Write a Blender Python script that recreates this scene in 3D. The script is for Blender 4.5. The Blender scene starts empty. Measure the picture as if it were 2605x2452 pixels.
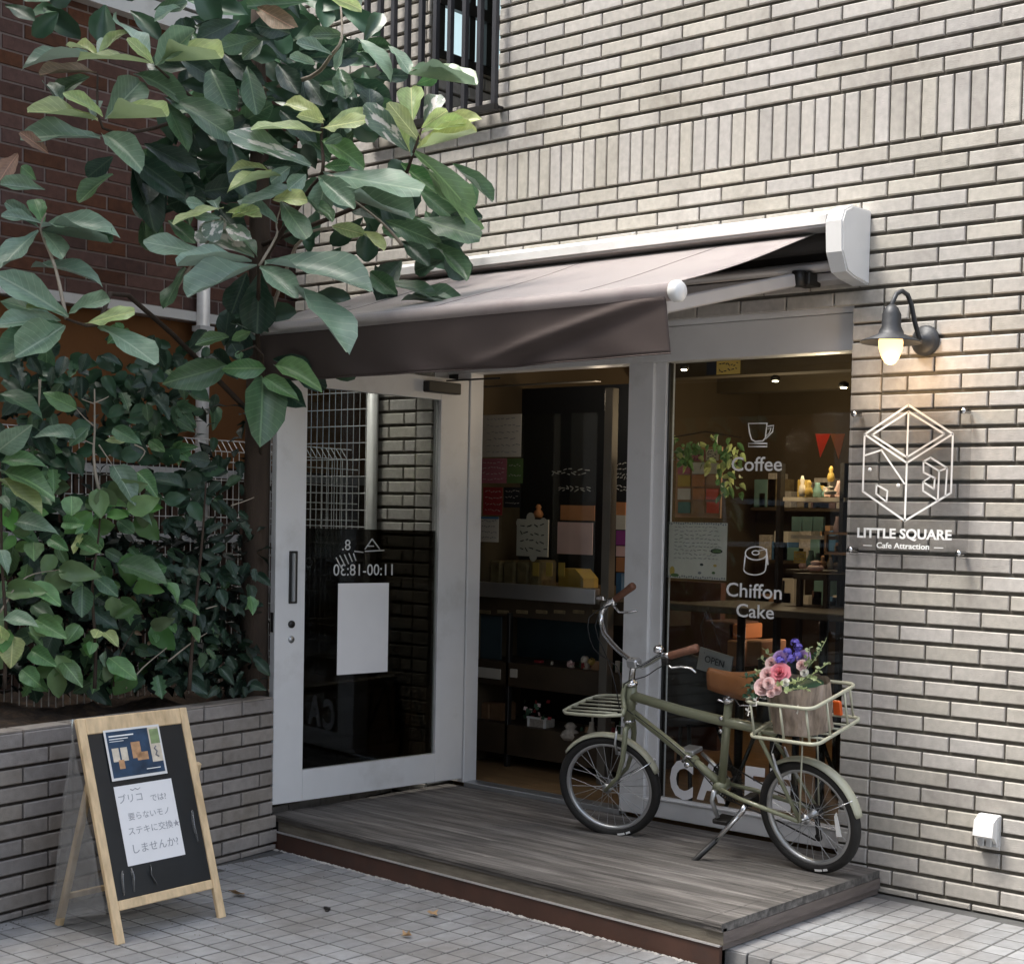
import bpy, bmesh, math, random
from mathutils import Vector, Matrix, Euler
random.seed(7)
R_=math.radians
sc=bpy.context.scene
COL=sc.collection
# ------------------------------------------------------------------ camera
CP=Vector((5.12515849,-5.07631992,1.46095741))
yaw,pit,rol=R_(36.50188135),R_(-2.48681144),R_(1.52425216)
FPX,SW,SH=3703.06423,2605.0,2452.0
PX,PY=536.369166,275.591926
FW=Vector((-math.sin(yaw)*math.cos(pit),math.cos(yaw)*math.cos(pit),math.sin(pit)))
_r=Vector((math.cos(yaw),math.sin(yaw),0)); _u=_r.cross(FW)
RT=_r*math.cos(rol)+_u*math.sin(rol); UP=-_r*math.sin(rol)+_u*math.cos(rol)
cam_d=bpy.data.cameras.new('camera'); cam=bpy.data.objects.new('camera',cam_d); COL.objects.link(cam)
cam.matrix_world=Matrix(((RT.x,UP.x,-FW.x,CP.x),(RT.y,UP.y,-FW.y,CP.y),(RT.z,UP.z,-FW.z,CP.z),(0,0,0,1)))
cam_d.sensor_fit='HORIZONTAL'; cam_d.sensor_width=36; cam_d.lens=FPX/SW*36
cam_d.shift_x=-PX/SW; cam_d.shift_y=PY/SW; cam_d.clip_end=500; cam_d.clip_start=.05
sc.camera=cam
# ------------------------------------------------------------------ world, sun, exposure
SUN_AZ=R_(215); SUN_EL=R_(64)      # direction towards the sun, measured from +Y clockwise
w=bpy.data.worlds.new("World"); sc.world=w; w.use_nodes=True
nt=w.node_tree; sky=nt.nodes.new('ShaderNodeTexSky'); sky.sky_type='NISHITA'; sky.sun_disc=False
sky.sun_elevation=SUN_EL; sky.sun_rotation=SUN_AZ; sky.air_density=1.2; sky.dust_density=3.5; sky.ozone_density=1.0
bg=nt.nodes['Background']; bg.inputs['Strength'].default_value=.15
hsn=nt.nodes.new('ShaderNodeHueSaturation'); hsn.inputs['Saturation'].default_value=.6; nt.links.new(sky.outputs[0],hsn.inputs['Color']); nt.links.new(hsn.outputs[0],bg.inputs['Color'])
sd=bpy.data.lights.new('sun','SUN'); sd.energy=1.5; sd.angle=R_(16); sd.color=(1,.965,.89)
so=bpy.data.objects.new('sun',sd); COL.objects.link(so)
sv=Vector((math.sin(SUN_AZ)*math.cos(SUN_EL),math.cos(SUN_AZ)*math.cos(SUN_EL),math.sin(SUN_EL)))
so.rotation_euler=sv.to_track_quat('Z','Y').to_euler(); so.location=sv*20
sc.view_settings.view_transform='Standard'; sc.view_settings.look='None'
sc.view_settings.exposure=1.65; sc.view_settings.gamma=1; sc.view_settings.use_curve_mapping=False
try:
    sc.cycles.max_bounces=8; sc.cycles.transparent_max_bounces=16; sc.cycles.caustics_reflective=False; sc.cycles.caustics_refractive=False
    sc.cycles.sample_clamp_indirect=6
except Exception: pass
# ------------------------------------------------------------------ measuring helpers (photo measured at 1988 px wide)
KV=2605/1988
def ray(x,y):
    x*=KV; y*=KV
    return FW+RT*((x-SW/2-PX)/FPX)-UP*((y-SH/2-PY)/FPX)
def at(x,y,X=None,Y=None,Z=None,D=None,n=None,p=None):
    v=ray(x,y)
    if D is not None: return CP+v*D
    if X is not None: return CP+v*((X-CP.x)/v.x)
    if Y is not None: return CP+v*((Y-CP.y)/v.y)
    if Z is not None: return CP+v*((Z-CP.z)/v.z)
    return CP+v*((Vector(p)-CP).dot(n)/v.dot(n))
def depth(P): return (Vector(P)-CP).dot(FW)
def proj(P):
    d=Vector(P)-CP; z=d.dot(FW)
    if z<=.01: return (-9999,-9999)
    return ((SW/2+PX+FPX*d.dot(RT)/z)/KV,(SH/2+PY-FPX*d.dot(UP)/z)/KV)
def inview(P,m=40):
    x,y=proj(P); return -m<x<1988+m and -m<y<1871+m
# ------------------------------------------------------------------ materials
MATS={}
def _n(nt,t,**k):
    n=nt.nodes.new(t)
    for a,b in k.items(): setattr(n,a,b)
    return n
def mat(name,col,rough=.6,metal=0,var=.12,scale=6,bump=0,bscale=60,attr=None,emit=0,spec=.5,dirt=None,dscale=1.5,dlo=.5,dhi=.7,stretch=None,hue=0,trans=0,coat=0):
    """principled material: colour with noise variation; attr 'obj' or 'tint' for a per piece tint; dirt = second colour in blotches"""
    m=bpy.data.materials.new(name); m.use_nodes=True; nt=m.node_tree; L=nt.links
    b=nt.nodes['Principled BSDF']; b.inputs['Roughness'].default_value=rough; b.inputs['Metallic'].default_value=metal
    b.inputs['Specular IOR Level'].default_value=spec
    if coat: b.inputs['Coat Weight'].default_value=coat
    geo=_n(nt,'ShaderNodeNewGeometry'); vec=geo.outputs['Position']
    if stretch:
        mp=_n(nt,'ShaderNodeMapping'); mp.inputs['Scale'].default_value=stretch; L.new(vec,mp.inputs['Vector']); vec=mp.outputs[0]
    c=_n(nt,'ShaderNodeRGB'); c.outputs[0].default_value=(*col,1); out=c.outputs[0]
    if dirt:
        no=_n(nt,'ShaderNodeTexNoise'); no.inputs['Scale'].default_value=dscale; no.inputs['Detail'].default_value=6; no.inputs['Roughness'].default_value=.62; L.new(vec,no.inputs['Vector'])
        mr=_n(nt,'ShaderNodeMapRange'); mr.inputs['From Min'].default_value=dlo; mr.inputs['From Max'].default_value=dhi; L.new(no.outputs['Fac'],mr.inputs['Value'])
        mx=_n(nt,'ShaderNodeMixRGB'); mx.inputs['Color2'].default_value=(*dirt,1); L.new(mr.outputs[0],mx.inputs['Fac']); L.new(out,mx.inputs['Color1']); out=mx.outputs[0]
    no=_n(nt,'ShaderNodeTexNoise'); no.inputs['Scale'].default_value=scale; no.inputs['Detail'].default_value=5; L.new(vec,no.inputs['Vector'])
    mr=_n(nt,'ShaderNodeMapRange'); mr.inputs['From Min'].default_value=.25; mr.inputs['From Max'].default_value=.75
    mr.inputs['To Min'].default_value=1-var; mr.inputs['To Max'].default_value=1+var; L.new(no.outputs['Fac'],mr.inputs['Value'])
    val=mr.outputs[0]; hs=_n(nt,'ShaderNodeHueSaturation'); L.new(out,hs.inputs['Color'])
    if attr:
        if attr[0]=='obj': a=_n(nt,'ShaderNodeObjectInfo').outputs['Random']
        else:
            an=_n(nt,'ShaderNodeAttribute'); an.attribute_name='tint'; a=an.outputs['Fac']
        m2=_n(nt,'ShaderNodeMapRange'); m2.inputs['To Min'].default_value=1-attr[1]; m2.inputs['To Max'].default_value=1+attr[1]; L.new(a,m2.inputs['Value'])
        mu=_n(nt,'ShaderNodeMath',operation='MULTIPLY'); L.new(val,mu.inputs[0]); L.new(m2.outputs[0],mu.inputs[1]); val=mu.outputs[0]
        if hue:
            m3=_n(nt,'ShaderNodeMath',operation='MULTIPLY'); L.new(a,m3.inputs[0]); m3.inputs[1].default_value=7.31
            m4=_n(nt,'ShaderNodeMath',operation='FRACT'); L.new(m3.outputs[0],m4.inputs[0])
            m5=_n(nt,'ShaderNodeMapRange'); m5.inputs['To Min'].default_value=.5-hue; m5.inputs['To Max'].default_value=.5+hue; L.new(m4.outputs[0],m5.inputs['Value']); L.new(m5.outputs[0],hs.inputs['Hue'])
            m6=_n(nt,'ShaderNodeMapRange'); m6.inputs['To Min'].default_value=.75; m6.inputs['To Max'].default_value=1.25; L.new(m4.outputs[0],m6.inputs['Value']); L.new(m6.outputs[0],hs.inputs['Saturation'])
    L.new(val,hs.inputs['Value']); L.new(hs.outputs[0],b.inputs['Base Color'])
    if bump:
        nb=_n(nt,'ShaderNodeTexNoise'); nb.inputs['Scale'].default_value=bscale; nb.inputs['Detail'].default_value=4; L.new(vec,nb.inputs['Vector'])
        bu=_n(nt,'ShaderNodeBump'); bu.inputs['Strength'].default_value=bump; bu.inputs['Distance'].default_value=.004; L.new(nb.outputs['Fac'],bu.inputs['Height']); L.new(bu.outputs[0],b.inputs['Normal'])
    if emit: b.inputs['Emission Color'].default_value=(*col,1); b.inputs['Emission Strength'].default_value=emit
    if trans:
        # leaf like: part of the light goes through
        tr=_n(nt,'ShaderNodeBsdfTranslucent'); L.new(hs.outputs[0],tr.inputs['Color']); ms=_n(nt,'ShaderNodeMixShader'); ms.inputs[0].default_value=trans
        L.new(b.outputs[0],ms.inputs[1]); L.new(tr.outputs[0],ms.inputs[2]); L.new(ms.outputs[0],nt.nodes['Material Output'].inputs['Surface'])
    MATS[name]=m; return m
def glass(name,tint=(1,1,1),gloss=.08,rough=.01):
    m=bpy.data.materials.new(name); m.use_nodes=True; nt=m.node_tree; L=nt.links; nt.nodes.remove(nt.nodes['Principled BSDF'])
    t=_n(nt,'ShaderNodeBsdfTransparent'); t.inputs[0].default_value=(*tint,1)
    g=_n(nt,'ShaderNodeBsdfGlossy'); g.inputs['Roughness'].default_value=rough; g.inputs[0].default_value=(.9,.95,1,1)
    fr=_n(nt,'ShaderNodeLayerWeight'); fr.inputs[0].default_value=.25
    mr=_n(nt,'ShaderNodeMapRange'); mr.inputs['To Min'].default_value=gloss*.5; mr.inputs['To Max'].default_value=gloss*3; L.new(fr.outputs['Fresnel'],mr.inputs['Value'])
    ms=_n(nt,'ShaderNodeMixShader'); L.new(mr.outputs[0],ms.inputs[0]); L.new(t.outputs[0],ms.inputs[1]); L.new(g.outputs[0],ms.inputs[2])
    L.new(ms.outputs[0],nt.nodes['Material Output'].inputs['Surface']); MATS[name]=m; return m
# ------------------------------------------------------------------ mesh builder
class MB:
    def __init__(s): s.v=[]; s.f=[]; s.t=[]; s.mi=[]; s.sm=[]
    def add(s,vs,fs,tint=.5,mi=0,smooth=False):
        o=len(s.v); s.v+=[Vector(a) for a in vs]
        for f in fs: s.f.append([o+i for i in f]); s.t.append(tint); s.mi.append(mi); s.sm.append(smooth)
        return s
    def box(s,a,b,M=None,tint=.5,mi=0):
        x0,y0,z0=a;x1,y1,z1=b
        vs=[(x0,y0,z0),(x1,y0,z0),(x1,y1,z0),(x0,y1,z0),(x0,y0,z1),(x1,y0,z1),(x1,y1,z1),(x0,y1,z1)]
        if M: vs=[M@Vector(v) for v in vs]
        return s.add(vs,[(3,2,1,0),(4,5,6,7),(0,1,5,4),(1,2,6,5),(2,3,7,6),(3,0,4,7)],tint,mi)
    def cbox(s,a,b,c=.003,M=None,tint=.5,mi=0):
        """box with chamfered edges"""
        x0,y0,z0=a;x1,y1,z1=b; vs=[];idx={}
        for sx in(0,1):
            for sy in(0,1):
                for sz in(0,1):
                    P=[(x0,x1)[sx],(y0,y1)[sy],(z0,z1)[sz]]; sg=[(1,-1)[sx],(1,-1)[sy],(1,-1)[sz]]
                    for ax in range(3):
                        q=[P[i]+(0 if i==ax else sg[i]*c) for i in range(3)]; idx[(sx,sy,sz,ax)]=len(vs); vs.append(q)
        fs=[]
        for ax in range(3):
            o1,o2=[i for i in range(3) if i!=ax]
            for sd_ in(0,1):
                def k(a1,a2,A):
                    t=[0,0,0]; t[ax]=sd_; t[o1]=a1; t[o2]=a2; return idx[(*t,A)]
                q=[k(0,0,ax),k(1,0,ax),k(1,1,ax),k(0,1,ax)]
                if (sd_==0)!=(ax==1): q=q[::-1]
                fs.append(q)
        for ax in range(3):     # edges along axis ax
            o1,o2=[i for i in range(3) if i!=ax]
            for a1 in(0,1):
                for a2 in(0,1):
                    t0=[0,0,0];t1=[0,0,0]; t0[ax]=0;t1[ax]=1;t0[o1]=t1[o1]=a1;t0[o2]=t1[o2]=a2
                    fs.append([idx[(*t0,o1)],idx[(*t1,o1)],idx[(*t1,o2)],idx[(*t0,o2)]])
        for sx in(0,1):
            for sy in(0,1):
                for sz in(0,1): fs.append([idx[(sx,sy,sz,0)],idx[(sx,sy,sz,1)],idx[(sx,sy,sz,2)]])
        if M: vs=[M@Vector(v) for v in vs]
        s.add(vs,fs,tint,mi); s.fix=True; return s
    def tube(s,pts,r,n=8,closed=False,tint=.5,mi=0,cap=True,flat=1):
        pts=[Vector(p) for p in pts]; N=len(pts); rs=r if isinstance(r,(list,tuple)) else [r]*N
        T=[]
        for i in range(N):
            if closed: d=pts[(i+1)%N]-pts[i-1]
            else: d=pts[min(i+1,N-1)]-pts[max(i-1,0)]
            T.append(d.normalized() if d.length>1e-9 else Vector((0,0,1)))
        a=Vector((0,0,1)) if abs(T[0].z)<.9 else Vector((1,0,0)); u=(a-T[0]*a.dot(T[0])).normalized(); vs=[];fs=[]
        for i in range(N):
            u=(u-T[i]*u.dot(T[i])).normalized(); v=T[i].cross(u)
            for k in range(n):
                an=2*math.pi*k/n; vs.append(pts[i]+u*(math.cos(an)*rs[i])+v*(math.sin(an)*rs[i]*flat))
        for i in range(N if closed else N-1):
            j=(i+1)%N
            for k in range(n): fs.append((i*n+k,i*n+(k+1)%n,j*n+(k+1)%n,j*n+k))
        if not closed and cap: fs.append(tuple(range(n))[::-1]); fs.append(tuple((N-1)*n+k for k in range(n)))
        return s.add(vs,fs,tint,mi,True)
    def lathe(s,prof,c=(0,0,0),axis=(0,0,1),n=20,tint=.5,mi=0):
        c=Vector(c); ax=Vector(axis).normalized(); a=Vector((1,0,0)) if abs(ax.x)<.8 else Vector((0,1,0)); u=(a-ax*a.dot(ax)).normalized(); v=ax.cross(u)
        vs=[];fs=[]
        for r,h in prof:
            for k in range(n):
                an=2*math.pi*k/n; vs.append(c+ax*h+(u*math.cos(an)+v*math.sin(an))*r)
        for i in range(len(prof)-1):
            for k in range(n): fs.append((i*n+k,i*n+(k+1)%n,(i+1)*n+(k+1)%n,(i+1)*n+k))
        fs.append(tuple(range(n))[::-1]); fs.append(tuple((len(prof)-1)*n+k for k in range(n)))
        return s.add(vs,fs,tint,mi,True)
    def prism(s,poly,ext,tint=.5,mi=0):
        """poly: list of 3d points, ext: extrusion vector"""
        P=[Vector(p) for p in poly]; e=Vector(ext); n=len(P)
        return s.add(P+[p+e for p in P],[tuple(range(n))[::-1],tuple(range(n,2*n))]+[(i,(i+1)%n,n+(i+1)%n,n+i) for i in range(n)],tint,mi)
    def grid(s,fn,nu,nv,tint=.5,mi=0,smooth=True):
        vs=[fn(i/nu,j/nv) for j in range(nv+1) for i in range(nu+1)]
        fs=[(j*(nu+1)+i,j*(nu+1)+i+1,(j+1)*(nu+1)+i+1,(j+1)*(nu+1)+i) for j in range(nv) for i in range(nu)]
        return s.add(vs,fs,tint,mi,smooth)
    def mesh(s,name,mats,origin=None,tints=False,fix=True):
        if origin is not None: o=Vector(origin); vs=[v-o for v in s.v]
        else: vs=s.v
        me=bpy.data.meshes.new(name); me.from_pydata([tuple(v) for v in vs],[],s.f)
        for m in (mats if isinstance(mats,(list,tuple)) else [mats]): me.materials.append(MATS[m] if isinstance(m,str) else m)
        me.polygons.foreach_set('material_index',s.mi); me.polygons.foreach_set('use_smooth',s.sm)
        if tints:
            a=me.attributes.new('tint','FLOAT','FACE'); a.data.foreach_set('value',s.t)
        if fix and len(s.f)<60000:
            bm=bmesh.new(); bm.from_mesh(me); bmesh.ops.recalc_face_normals(bm,faces=bm.faces); bm.to_mesh(me); bm.free()
        me.update(); return me
    def build(s,name,mats,parent=None,origin=None,tints=False,fix=True,**tags):
        if origin is None:
            # centre of the bounding box so that every part has its own place
            lo=Vector([min(v[i] for v in s.v) for i in range(3)]); hi=Vector([max(v[i] for v in s.v) for i in range(3)]); origin=(lo+hi)/2
            if parent is None: origin.z=lo.z
        o=bpy.data.objects.new(name,s.mesh(name,mats,origin,tints,fix)); COL.objects.link(o); o.location=origin
        if parent: o.parent=parent; o.matrix_parent_inverse=PINV(parent)
        for k,v in tags.items(): o['group' if k=='group' else k]=v
        return o
PM={}
def world_of(o):
    m=Matrix.LocRotScale(o.location,o.rotation_euler,o.scale)
    if o.parent: m=world_of(o.parent)@o.matrix_parent_inverse@m
    return m
def PINV(p): return world_of(p).inverted()
def thing(name,loc,label,cat,group=None,rz=0):
    o=bpy.data.objects.new(name,None); COL.objects.link(o); o.location=loc; o.rotation_euler=(0,0,rz); o.empty_display_size=.1
    o['label']=label; o['category']=cat
    if group: o['group']=group
    return o
def tag(o,label,cat,group=None):
    o['label']=label; o['category']=cat
    if group: o['group']=group
    return o
def inst(name,me,loc,rot=(0,0,0),parent=None,scale=(1,1,1)):
    o=bpy.data.objects.new(name,me); COL.objects.link(o); o.location=loc; o.rotation_euler=rot; o.scale=scale
    if parent: o.parent=parent; o.matrix_parent_inverse=PINV(parent)
    return o
def text(name,s,size,M,mt,parent=None,ext=.0006,align='CENTER',width=None,sx=1,bold=0,space=1):
    """lettering as real mesh; M places it: x along the line, y up, z out of the surface"""
    c=bpy.data.curves.new(name,'FONT'); c.body=s; c.size=size; c.align_x=align; c.extrude=ext; c.offset=bold; c.resolution_u=3; c.space_character=space
    o=bpy.data.objects.new(name,c); COL.objects.link(o)
    dg=bpy.context.evaluated_depsgraph_get(); me=bpy.data.meshes.new_from_object(o.evaluated_get(dg)); bpy.data.objects.remove(o); bpy.data.curves.remove(c)
    xs=[v.co.x for v in me.vertices]
    if width and xs: sx=width/(max(xs)-min(xs))
    for v in me.vertices: v.co.x*=sx
    me.materials.clear(); me.materials.append(MATS[mt]); me.name=name
    o=bpy.data.objects.new(name,me); COL.objects.link(o)
    l,r,sc_=M.decompose(); o.location=l; o.rotation_euler=r.to_euler(); o.scale=sc_
    if parent: o.parent=parent; o.matrix_parent_inverse=PINV(parent)
    return o
def frameM(o,x,y,z=None):
    x=Vector(x).normalized(); y=Vector(y); y=(y-x*y.dot(x)).normalized(); z=x.cross(y)
    return Matrix(((x.x,y.x,z.x,o[0]),(x.y,y.y,z.y,o[1]),(x.z,y.z,z.z,o[2]),(0,0,0,1)))
rnd=random.random
def ru(a,b): return a+(b-a)*rnd()
def arc(c,a,b,r,t0,t1,n):
    c,a,b=Vector(c),Vector(a),Vector(b)
    return [c+a*(r*math.cos(t0+(t1-t0)*i/n))+b*(r*math.sin(t0+(t1-t0)*i/n)) for i in range(n+1)]
# ------------------------------------------------------------------ palette
mat('facade_tile',(.445,.418,.378),.8,var=.13,scale=35,bump=.6,bscale=240,attr=('obj',.11),hue=.01,dirt=(.29,.265,.235),dscale=2.6,dlo=.5,dhi=.78)
mat('facade_tile_far',(.445,.418,.378),.8,var=.13,scale=35,bump=.6,bscale=240,attr=('tint',.11),hue=.01,dirt=(.29,.265,.235),dscale=2.6,dlo=.5,dhi=.78)
mat('mortar',(.13,.12,.10),.95,var=.25,scale=30,bump=.6,bscale=120)
mat('planter_brick',(.29,.26,.235),.82,var=.14,scale=30,bump=.6,bscale=220,attr=('obj',.12),hue=.008,dirt=(.19,.165,.14),dscale=5,dlo=.5,dhi=.75)
mat('dark_mortar',(.045,.036,.03),.95,var=.3,scale=30,bump=.5)
mat('brown_brick',(.115,.052,.036),.85,var=.25,scale=25,bump=.5,bscale=180,attr=('obj',.22),hue=.008)
mat('brown_brick_far',(.115,.052,.036),.85,var=.25,scale=25,bump=.5,bscale=180,attr=('tint',.22),hue=.008)
mat('brown_mortar',(.25,.20,.18),.95,var=.2,scale=30)
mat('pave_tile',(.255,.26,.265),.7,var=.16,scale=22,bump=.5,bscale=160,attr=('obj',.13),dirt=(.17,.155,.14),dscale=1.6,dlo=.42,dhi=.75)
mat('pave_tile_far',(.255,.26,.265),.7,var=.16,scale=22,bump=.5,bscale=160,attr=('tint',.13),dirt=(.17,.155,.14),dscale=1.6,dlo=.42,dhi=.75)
mat('grout',(.09,.09,.088),.95,var=.2,scale=20)
mat('asphalt',(.07,.07,.07),.9,var=.2,scale=8,bump=.4)
mat('deck_wood',(.105,.096,.087),.75,var=.5,scale=16,bump=.9,bscale=90,attr=('obj',.16),stretch=(.22,3,3),dirt=(.24,.222,.205),dscale=6,dlo=.46,dhi=.7)
mat('deck_edge_wood',(.15,.13,.10),.8,var=.3,scale=14,bump=.8,bscale=90,stretch=(.6,2,4),dirt=(.21,.19,.15),dscale=5,dlo=.5,dhi=.75)
mat('deck_side_wood',(.16,.13,.115),.8,var=.3,scale=14,bump=.8,bscale=90,stretch=(2,.6,4),dirt=(.09,.075,.06),dscale=7,dlo=.5,dhi=.75)
mat('brown_steel',(.070,.032,.021),.6,var=.18,scale=9,bump=.15,dirt=(.06,.032,.024),dscale=12)
mat('frame_paint',(.74,.74,.74),.45,var=.05,scale=5,bump=.12,bscale=400,dirt=(.58,.57,.55),dscale=4,dlo=.55,dhi=.8)
mat('white_metal',(.78,.77,.75),.35,var=.05,scale=6,dirt=(.55,.53,.50),dscale=4,dlo=.55,dhi=.8)
mat('black_metal',(.012,.011,.010),.45,var=.2)
mat('grille_steel',(.035,.035,.04),.45,var=.2)
mat('frosted_glow_pane',(.42,.56,.60),.25,var=.06,emit=.45)  # pale pane whose brightness is put in as a weak glow
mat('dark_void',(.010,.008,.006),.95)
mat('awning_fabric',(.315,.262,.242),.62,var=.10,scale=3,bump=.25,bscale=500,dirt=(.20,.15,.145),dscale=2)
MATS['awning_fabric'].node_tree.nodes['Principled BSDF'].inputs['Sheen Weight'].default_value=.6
mat('valance_fabric_shaded',(.088,.066,.060),.8,var=.10,scale=3,bump=.25,bscale=500)  # same cloth as the canopy; the hanging part's shade is put into this colour
mat('roller_dark',(.03,.025,.022),.8)
mat('awning_arm',(.46,.44,.43),.4,metal=.2,var=.06)
mat('soil',(.035,.022,.014),.95,var=.5,scale=30,bump=1,bscale=60,dirt=(.09,.055,.03),dscale=14)
mat('wire_white',(.66,.66,.66),.4,var=.08,dirt=(.40,.39,.37),dscale=6)
mat('twig_brown',(.075,.04,.025),.8,var=.3,scale=10)
mat('orange_wall',(.21,.085,.025),.85,var=.15,scale=3,bump=.3)
mat('chrome',(.75,.75,.76),.16,metal=1,var=.05)
mat('alu',(.50,.51,.52),.35,metal=.8,var=.06)
glass('window_glass',(.93,.95,.94),.045)
glass('door_glass',(.72,.74,.73),.05)  # tint darkens the bricks behind, in place of the awning's shade on them
glass('upper_glass',(.45,.62,.68),.75,.15)
glass('tinted_film',(.26,.25,.235),.03)
glass('acrylic',(.90,.90,.90),.04)
# ------------------------------------------------------------------ brick layouts
def brick_mesh(w,h,d,ch,mname,name='brick'):
    m=MB(); i=ch
    fr=[(i,0,i),(w-i,0,i),(w-i,0,h-i),(i,0,h-i)]; ou=[(0,ch,0),(w,ch,0),(w,ch,h),(0,ch,h)]; bk=[(0,d,0),(w,d,0),(w,d,h),(0,d,h)]
    vs=[(x-w/2,y,z-h/2) for x,y,z in fr+ou+bk]
    m.add(vs,[(0,1,2,3),(4,5,1,0),(5,6,2,1),(6,7,3,2),(7,4,0,3),(8,9,5,4),(9,10,6,5),(10,11,7,6),(11,8,4,7)])
    return m.mesh(name,mname,None,False,False)
BM={}
def bmesh_for(w,h,d,ch,mname):
    k=(round(w,3),round(h,3),mname)
    if k not in BM: BM[k]=brick_mesh(k[0],k[1],d,ch,mname)
    return BM[k]
def lay(parent,rects,O,ux,un,d,ch,mnear,mfar,limit=300,jit=.0012,pname='brick',stuffname='brick_field'):
    """rects (a0,a1,z0,z1) along ux from origin O; un = outward normal. The largest in view become single parts"""
    ux=Vector(ux).normalized(); un=Vector(un).normalized(); rz=math.atan2(ux.y,ux.x); scored=[]
    for r in rects:
        c=Vector(O)+ux*((r[0]+r[1])/2)+Vector((0,0,(r[2]+r[3])/2))
        vis=inview(c,10); dd=depth(c)
        scored.append((-(r[1]-r[0])*(r[3]-r[2])/(dd*dd) if vis else 0,r,c))
    scored.sort(key=lambda t:t[0]); far=MB()
    for n,(s_,r,c) in enumerate(scored):
        w_,h_=r[1]-r[0],r[3]-r[2]
        if w_<.008 or h_<.008: continue
        c=c+un*ru(-jit,jit)
        if n<limit and s_<0:
            inst(pname,bmesh_for(w_,h_,d,ch,mnear),c,(R_(ru(-.25,.25)),R_(ru(-.15,.15)),rz+R_(ru(-.25,.25))),parent)
        else:
            i=ch; M=Matrix.Translation(c)@Matrix.Rotation(rz,4,'Z')
            w2,h2=w_/2,h_/2
            vs=[(-w2+i,0,-h2+i),(w2-i,0,-h2+i),(w2-i,0,h2-i),(-w2+i,0,h2-i),(-w2,ch,-h2),(w2,ch,-h2),(w2,ch,h2),(-w2,ch,h2),(-w2,d,-h2),(w2,d,-h2),(w2,d,h2),(-w2,d,h2)]
            far.add([M@Vector(v) for v in vs],[(0,1,2,3),(4,5,1,0),(5,6,2,1),(6,7,3,2),(7,4,0,3),(8,9,5,4),(9,10,6,5),(10,11,7,6),(11,8,4,7)],rnd())
    if far.v:
        far.build(stuffname,mfar,parent,tints=True,fix=False,kind='stuff')
# ------------------------------------------------------------------ facade
BW,BH=.2366,.07062
ZS=42.5*BH           # underside of the upright course
ZT=ZS+.2366
OPL,OPR,OPT=-.50,1.985,2.385
AL=-.93; ALT=2.26    # alley mouth under the upper storey
BX0,BX1,BZ0=-.565,-.075,3.50
FXL,FXR,FZT=-1.62,3.9,5.6
holes=[(OPL-.12,OPR+.145,-1,OPT),(-9,AL,-1,ALT),(BX0,BX1,BZ0,9)]
def clip(rects):
    out=[]
    for r in rects:
        cur=[r]
        for h in holes:
            nx=[]
            for a in cur:
                if a[1]<=h[0] or a[0]>=h[1] or a[3]<=h[2]+.02 or a[2]>=h[3]-.02: nx.append(a); continue
                if a[0]<h[0]-.012: nx.append((a[0],h[0]-.004,a[2],a[3]))
                if a[1]>h[1]+.012: nx.append((h[1]+.004,a[1],a[2],a[3]))
            cur=nx
        out+=cur
    return out
rects=[]; jh,jv=.016,.009
def row(zb,zt,k,full):
    i0=int(FXL/BW)-2
    for i in range(i0,int(FXR/BW)+2):
        a=(i+(0 if full else .5))*BW
        a0,a1=max(a+jv/2,FXL),min(a+BW-jv/2,FXR)
        if a1-a0>.02: rects.append((a0,a1,zb+jh/2,zt-jh/2))
for n in range(1,44):
    row(ZS-n*BH,ZS-(n-1)*BH,n,n%2==1)
n=0; z=ZT
while z<FZT:
    row(z,z+BH,n,n%2==0); z+=BH; n+=1
rects=[(a,b,max(c,.006),d) for a,b,c,d in rects if d>.02]
SP=BW*.3; i=int(FXL/SP)-1
while i*SP<FXR:
    a0,a1=max(i*SP+.0042,FXL),min((i+1)*SP-.0042,FXR)
    if a1>a0+.01: rects.append((a0,a1,ZS+.007,ZT-.009))
    i+=1
rects=clip(rects)
for n in range(1,43):      # the stacked edge pieces beside the shop front
    zb,zt=ZS-n*BH+.005,ZS-(n-1)*BH-.005
    if zt<OPT+.02:
        rects.append((OPR+.002,OPR+.141,max(zb,.006),zt)); rects.append((OPL-.116,OPL-.002,max(zb,.006),zt))
cafe=thing('cafe_building',(.5,.02,0),'pale grey brick cafe building with an upright brick band above its recessed shop front','building')
lay(cafe,rects,(0,0,0),(1,0,0),(0,-1,0),.02,.0035,'facade_tile','facade_tile_far')
m=MB(); T=.0135
def wallbox(a,b): m.box(a,b)
wallbox((FXL,T,OPT),(BX0,.24,FZT)); wallbox((BX1,T,OPT),(FXR,.24,FZT)); wallbox((BX0,T,OPT),(BX1,.24,BZ0))
wallbox((OPR,T,-.2),(FXR,.24,OPT)); wallbox((AL,T,-.2),(OPL,.24,OPT)); wallbox((FXL,T,ALT),(AL,.24,OPT))
m.build('wall_backing','mortar',cafe)
m=MB(); m.box((OPR-.001,.014,.1),(OPR+.001,.24,OPT)); m.box((OPL-.002,.014,.1),(OPL+.0005,.24,OPT)); m.box((OPL,.012,OPT-.003),(OPR,.24,OPT+.001)); m.build('reveal','frame_paint',cafe)
# side and back of the block, roof
m=MB(); m.box((FXL,.24,ALT),(FXL+.2,6,FZT)); m.box((FXR-.2,.24,-.2),(FXR,6,FZT)); m.box((FXL,6,-.2),(FXR,6.2,FZT)); m.box((FXL,-.0,FZT),(FXR,6.2,FZT+.12)); m.box((FXL+.2,.24,ALT),(AL,6,ALT+.12)); m.box((AL-.0,.24,-.2),(AL+.12,6,ALT)); m.build('side_wall','mortar',cafe)
m=MB(); m.box((FXL-.3,2.2,-.1),(AL,2.3,ALT)); m.build('alley_end_wall','dark_void',cafe)
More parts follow.
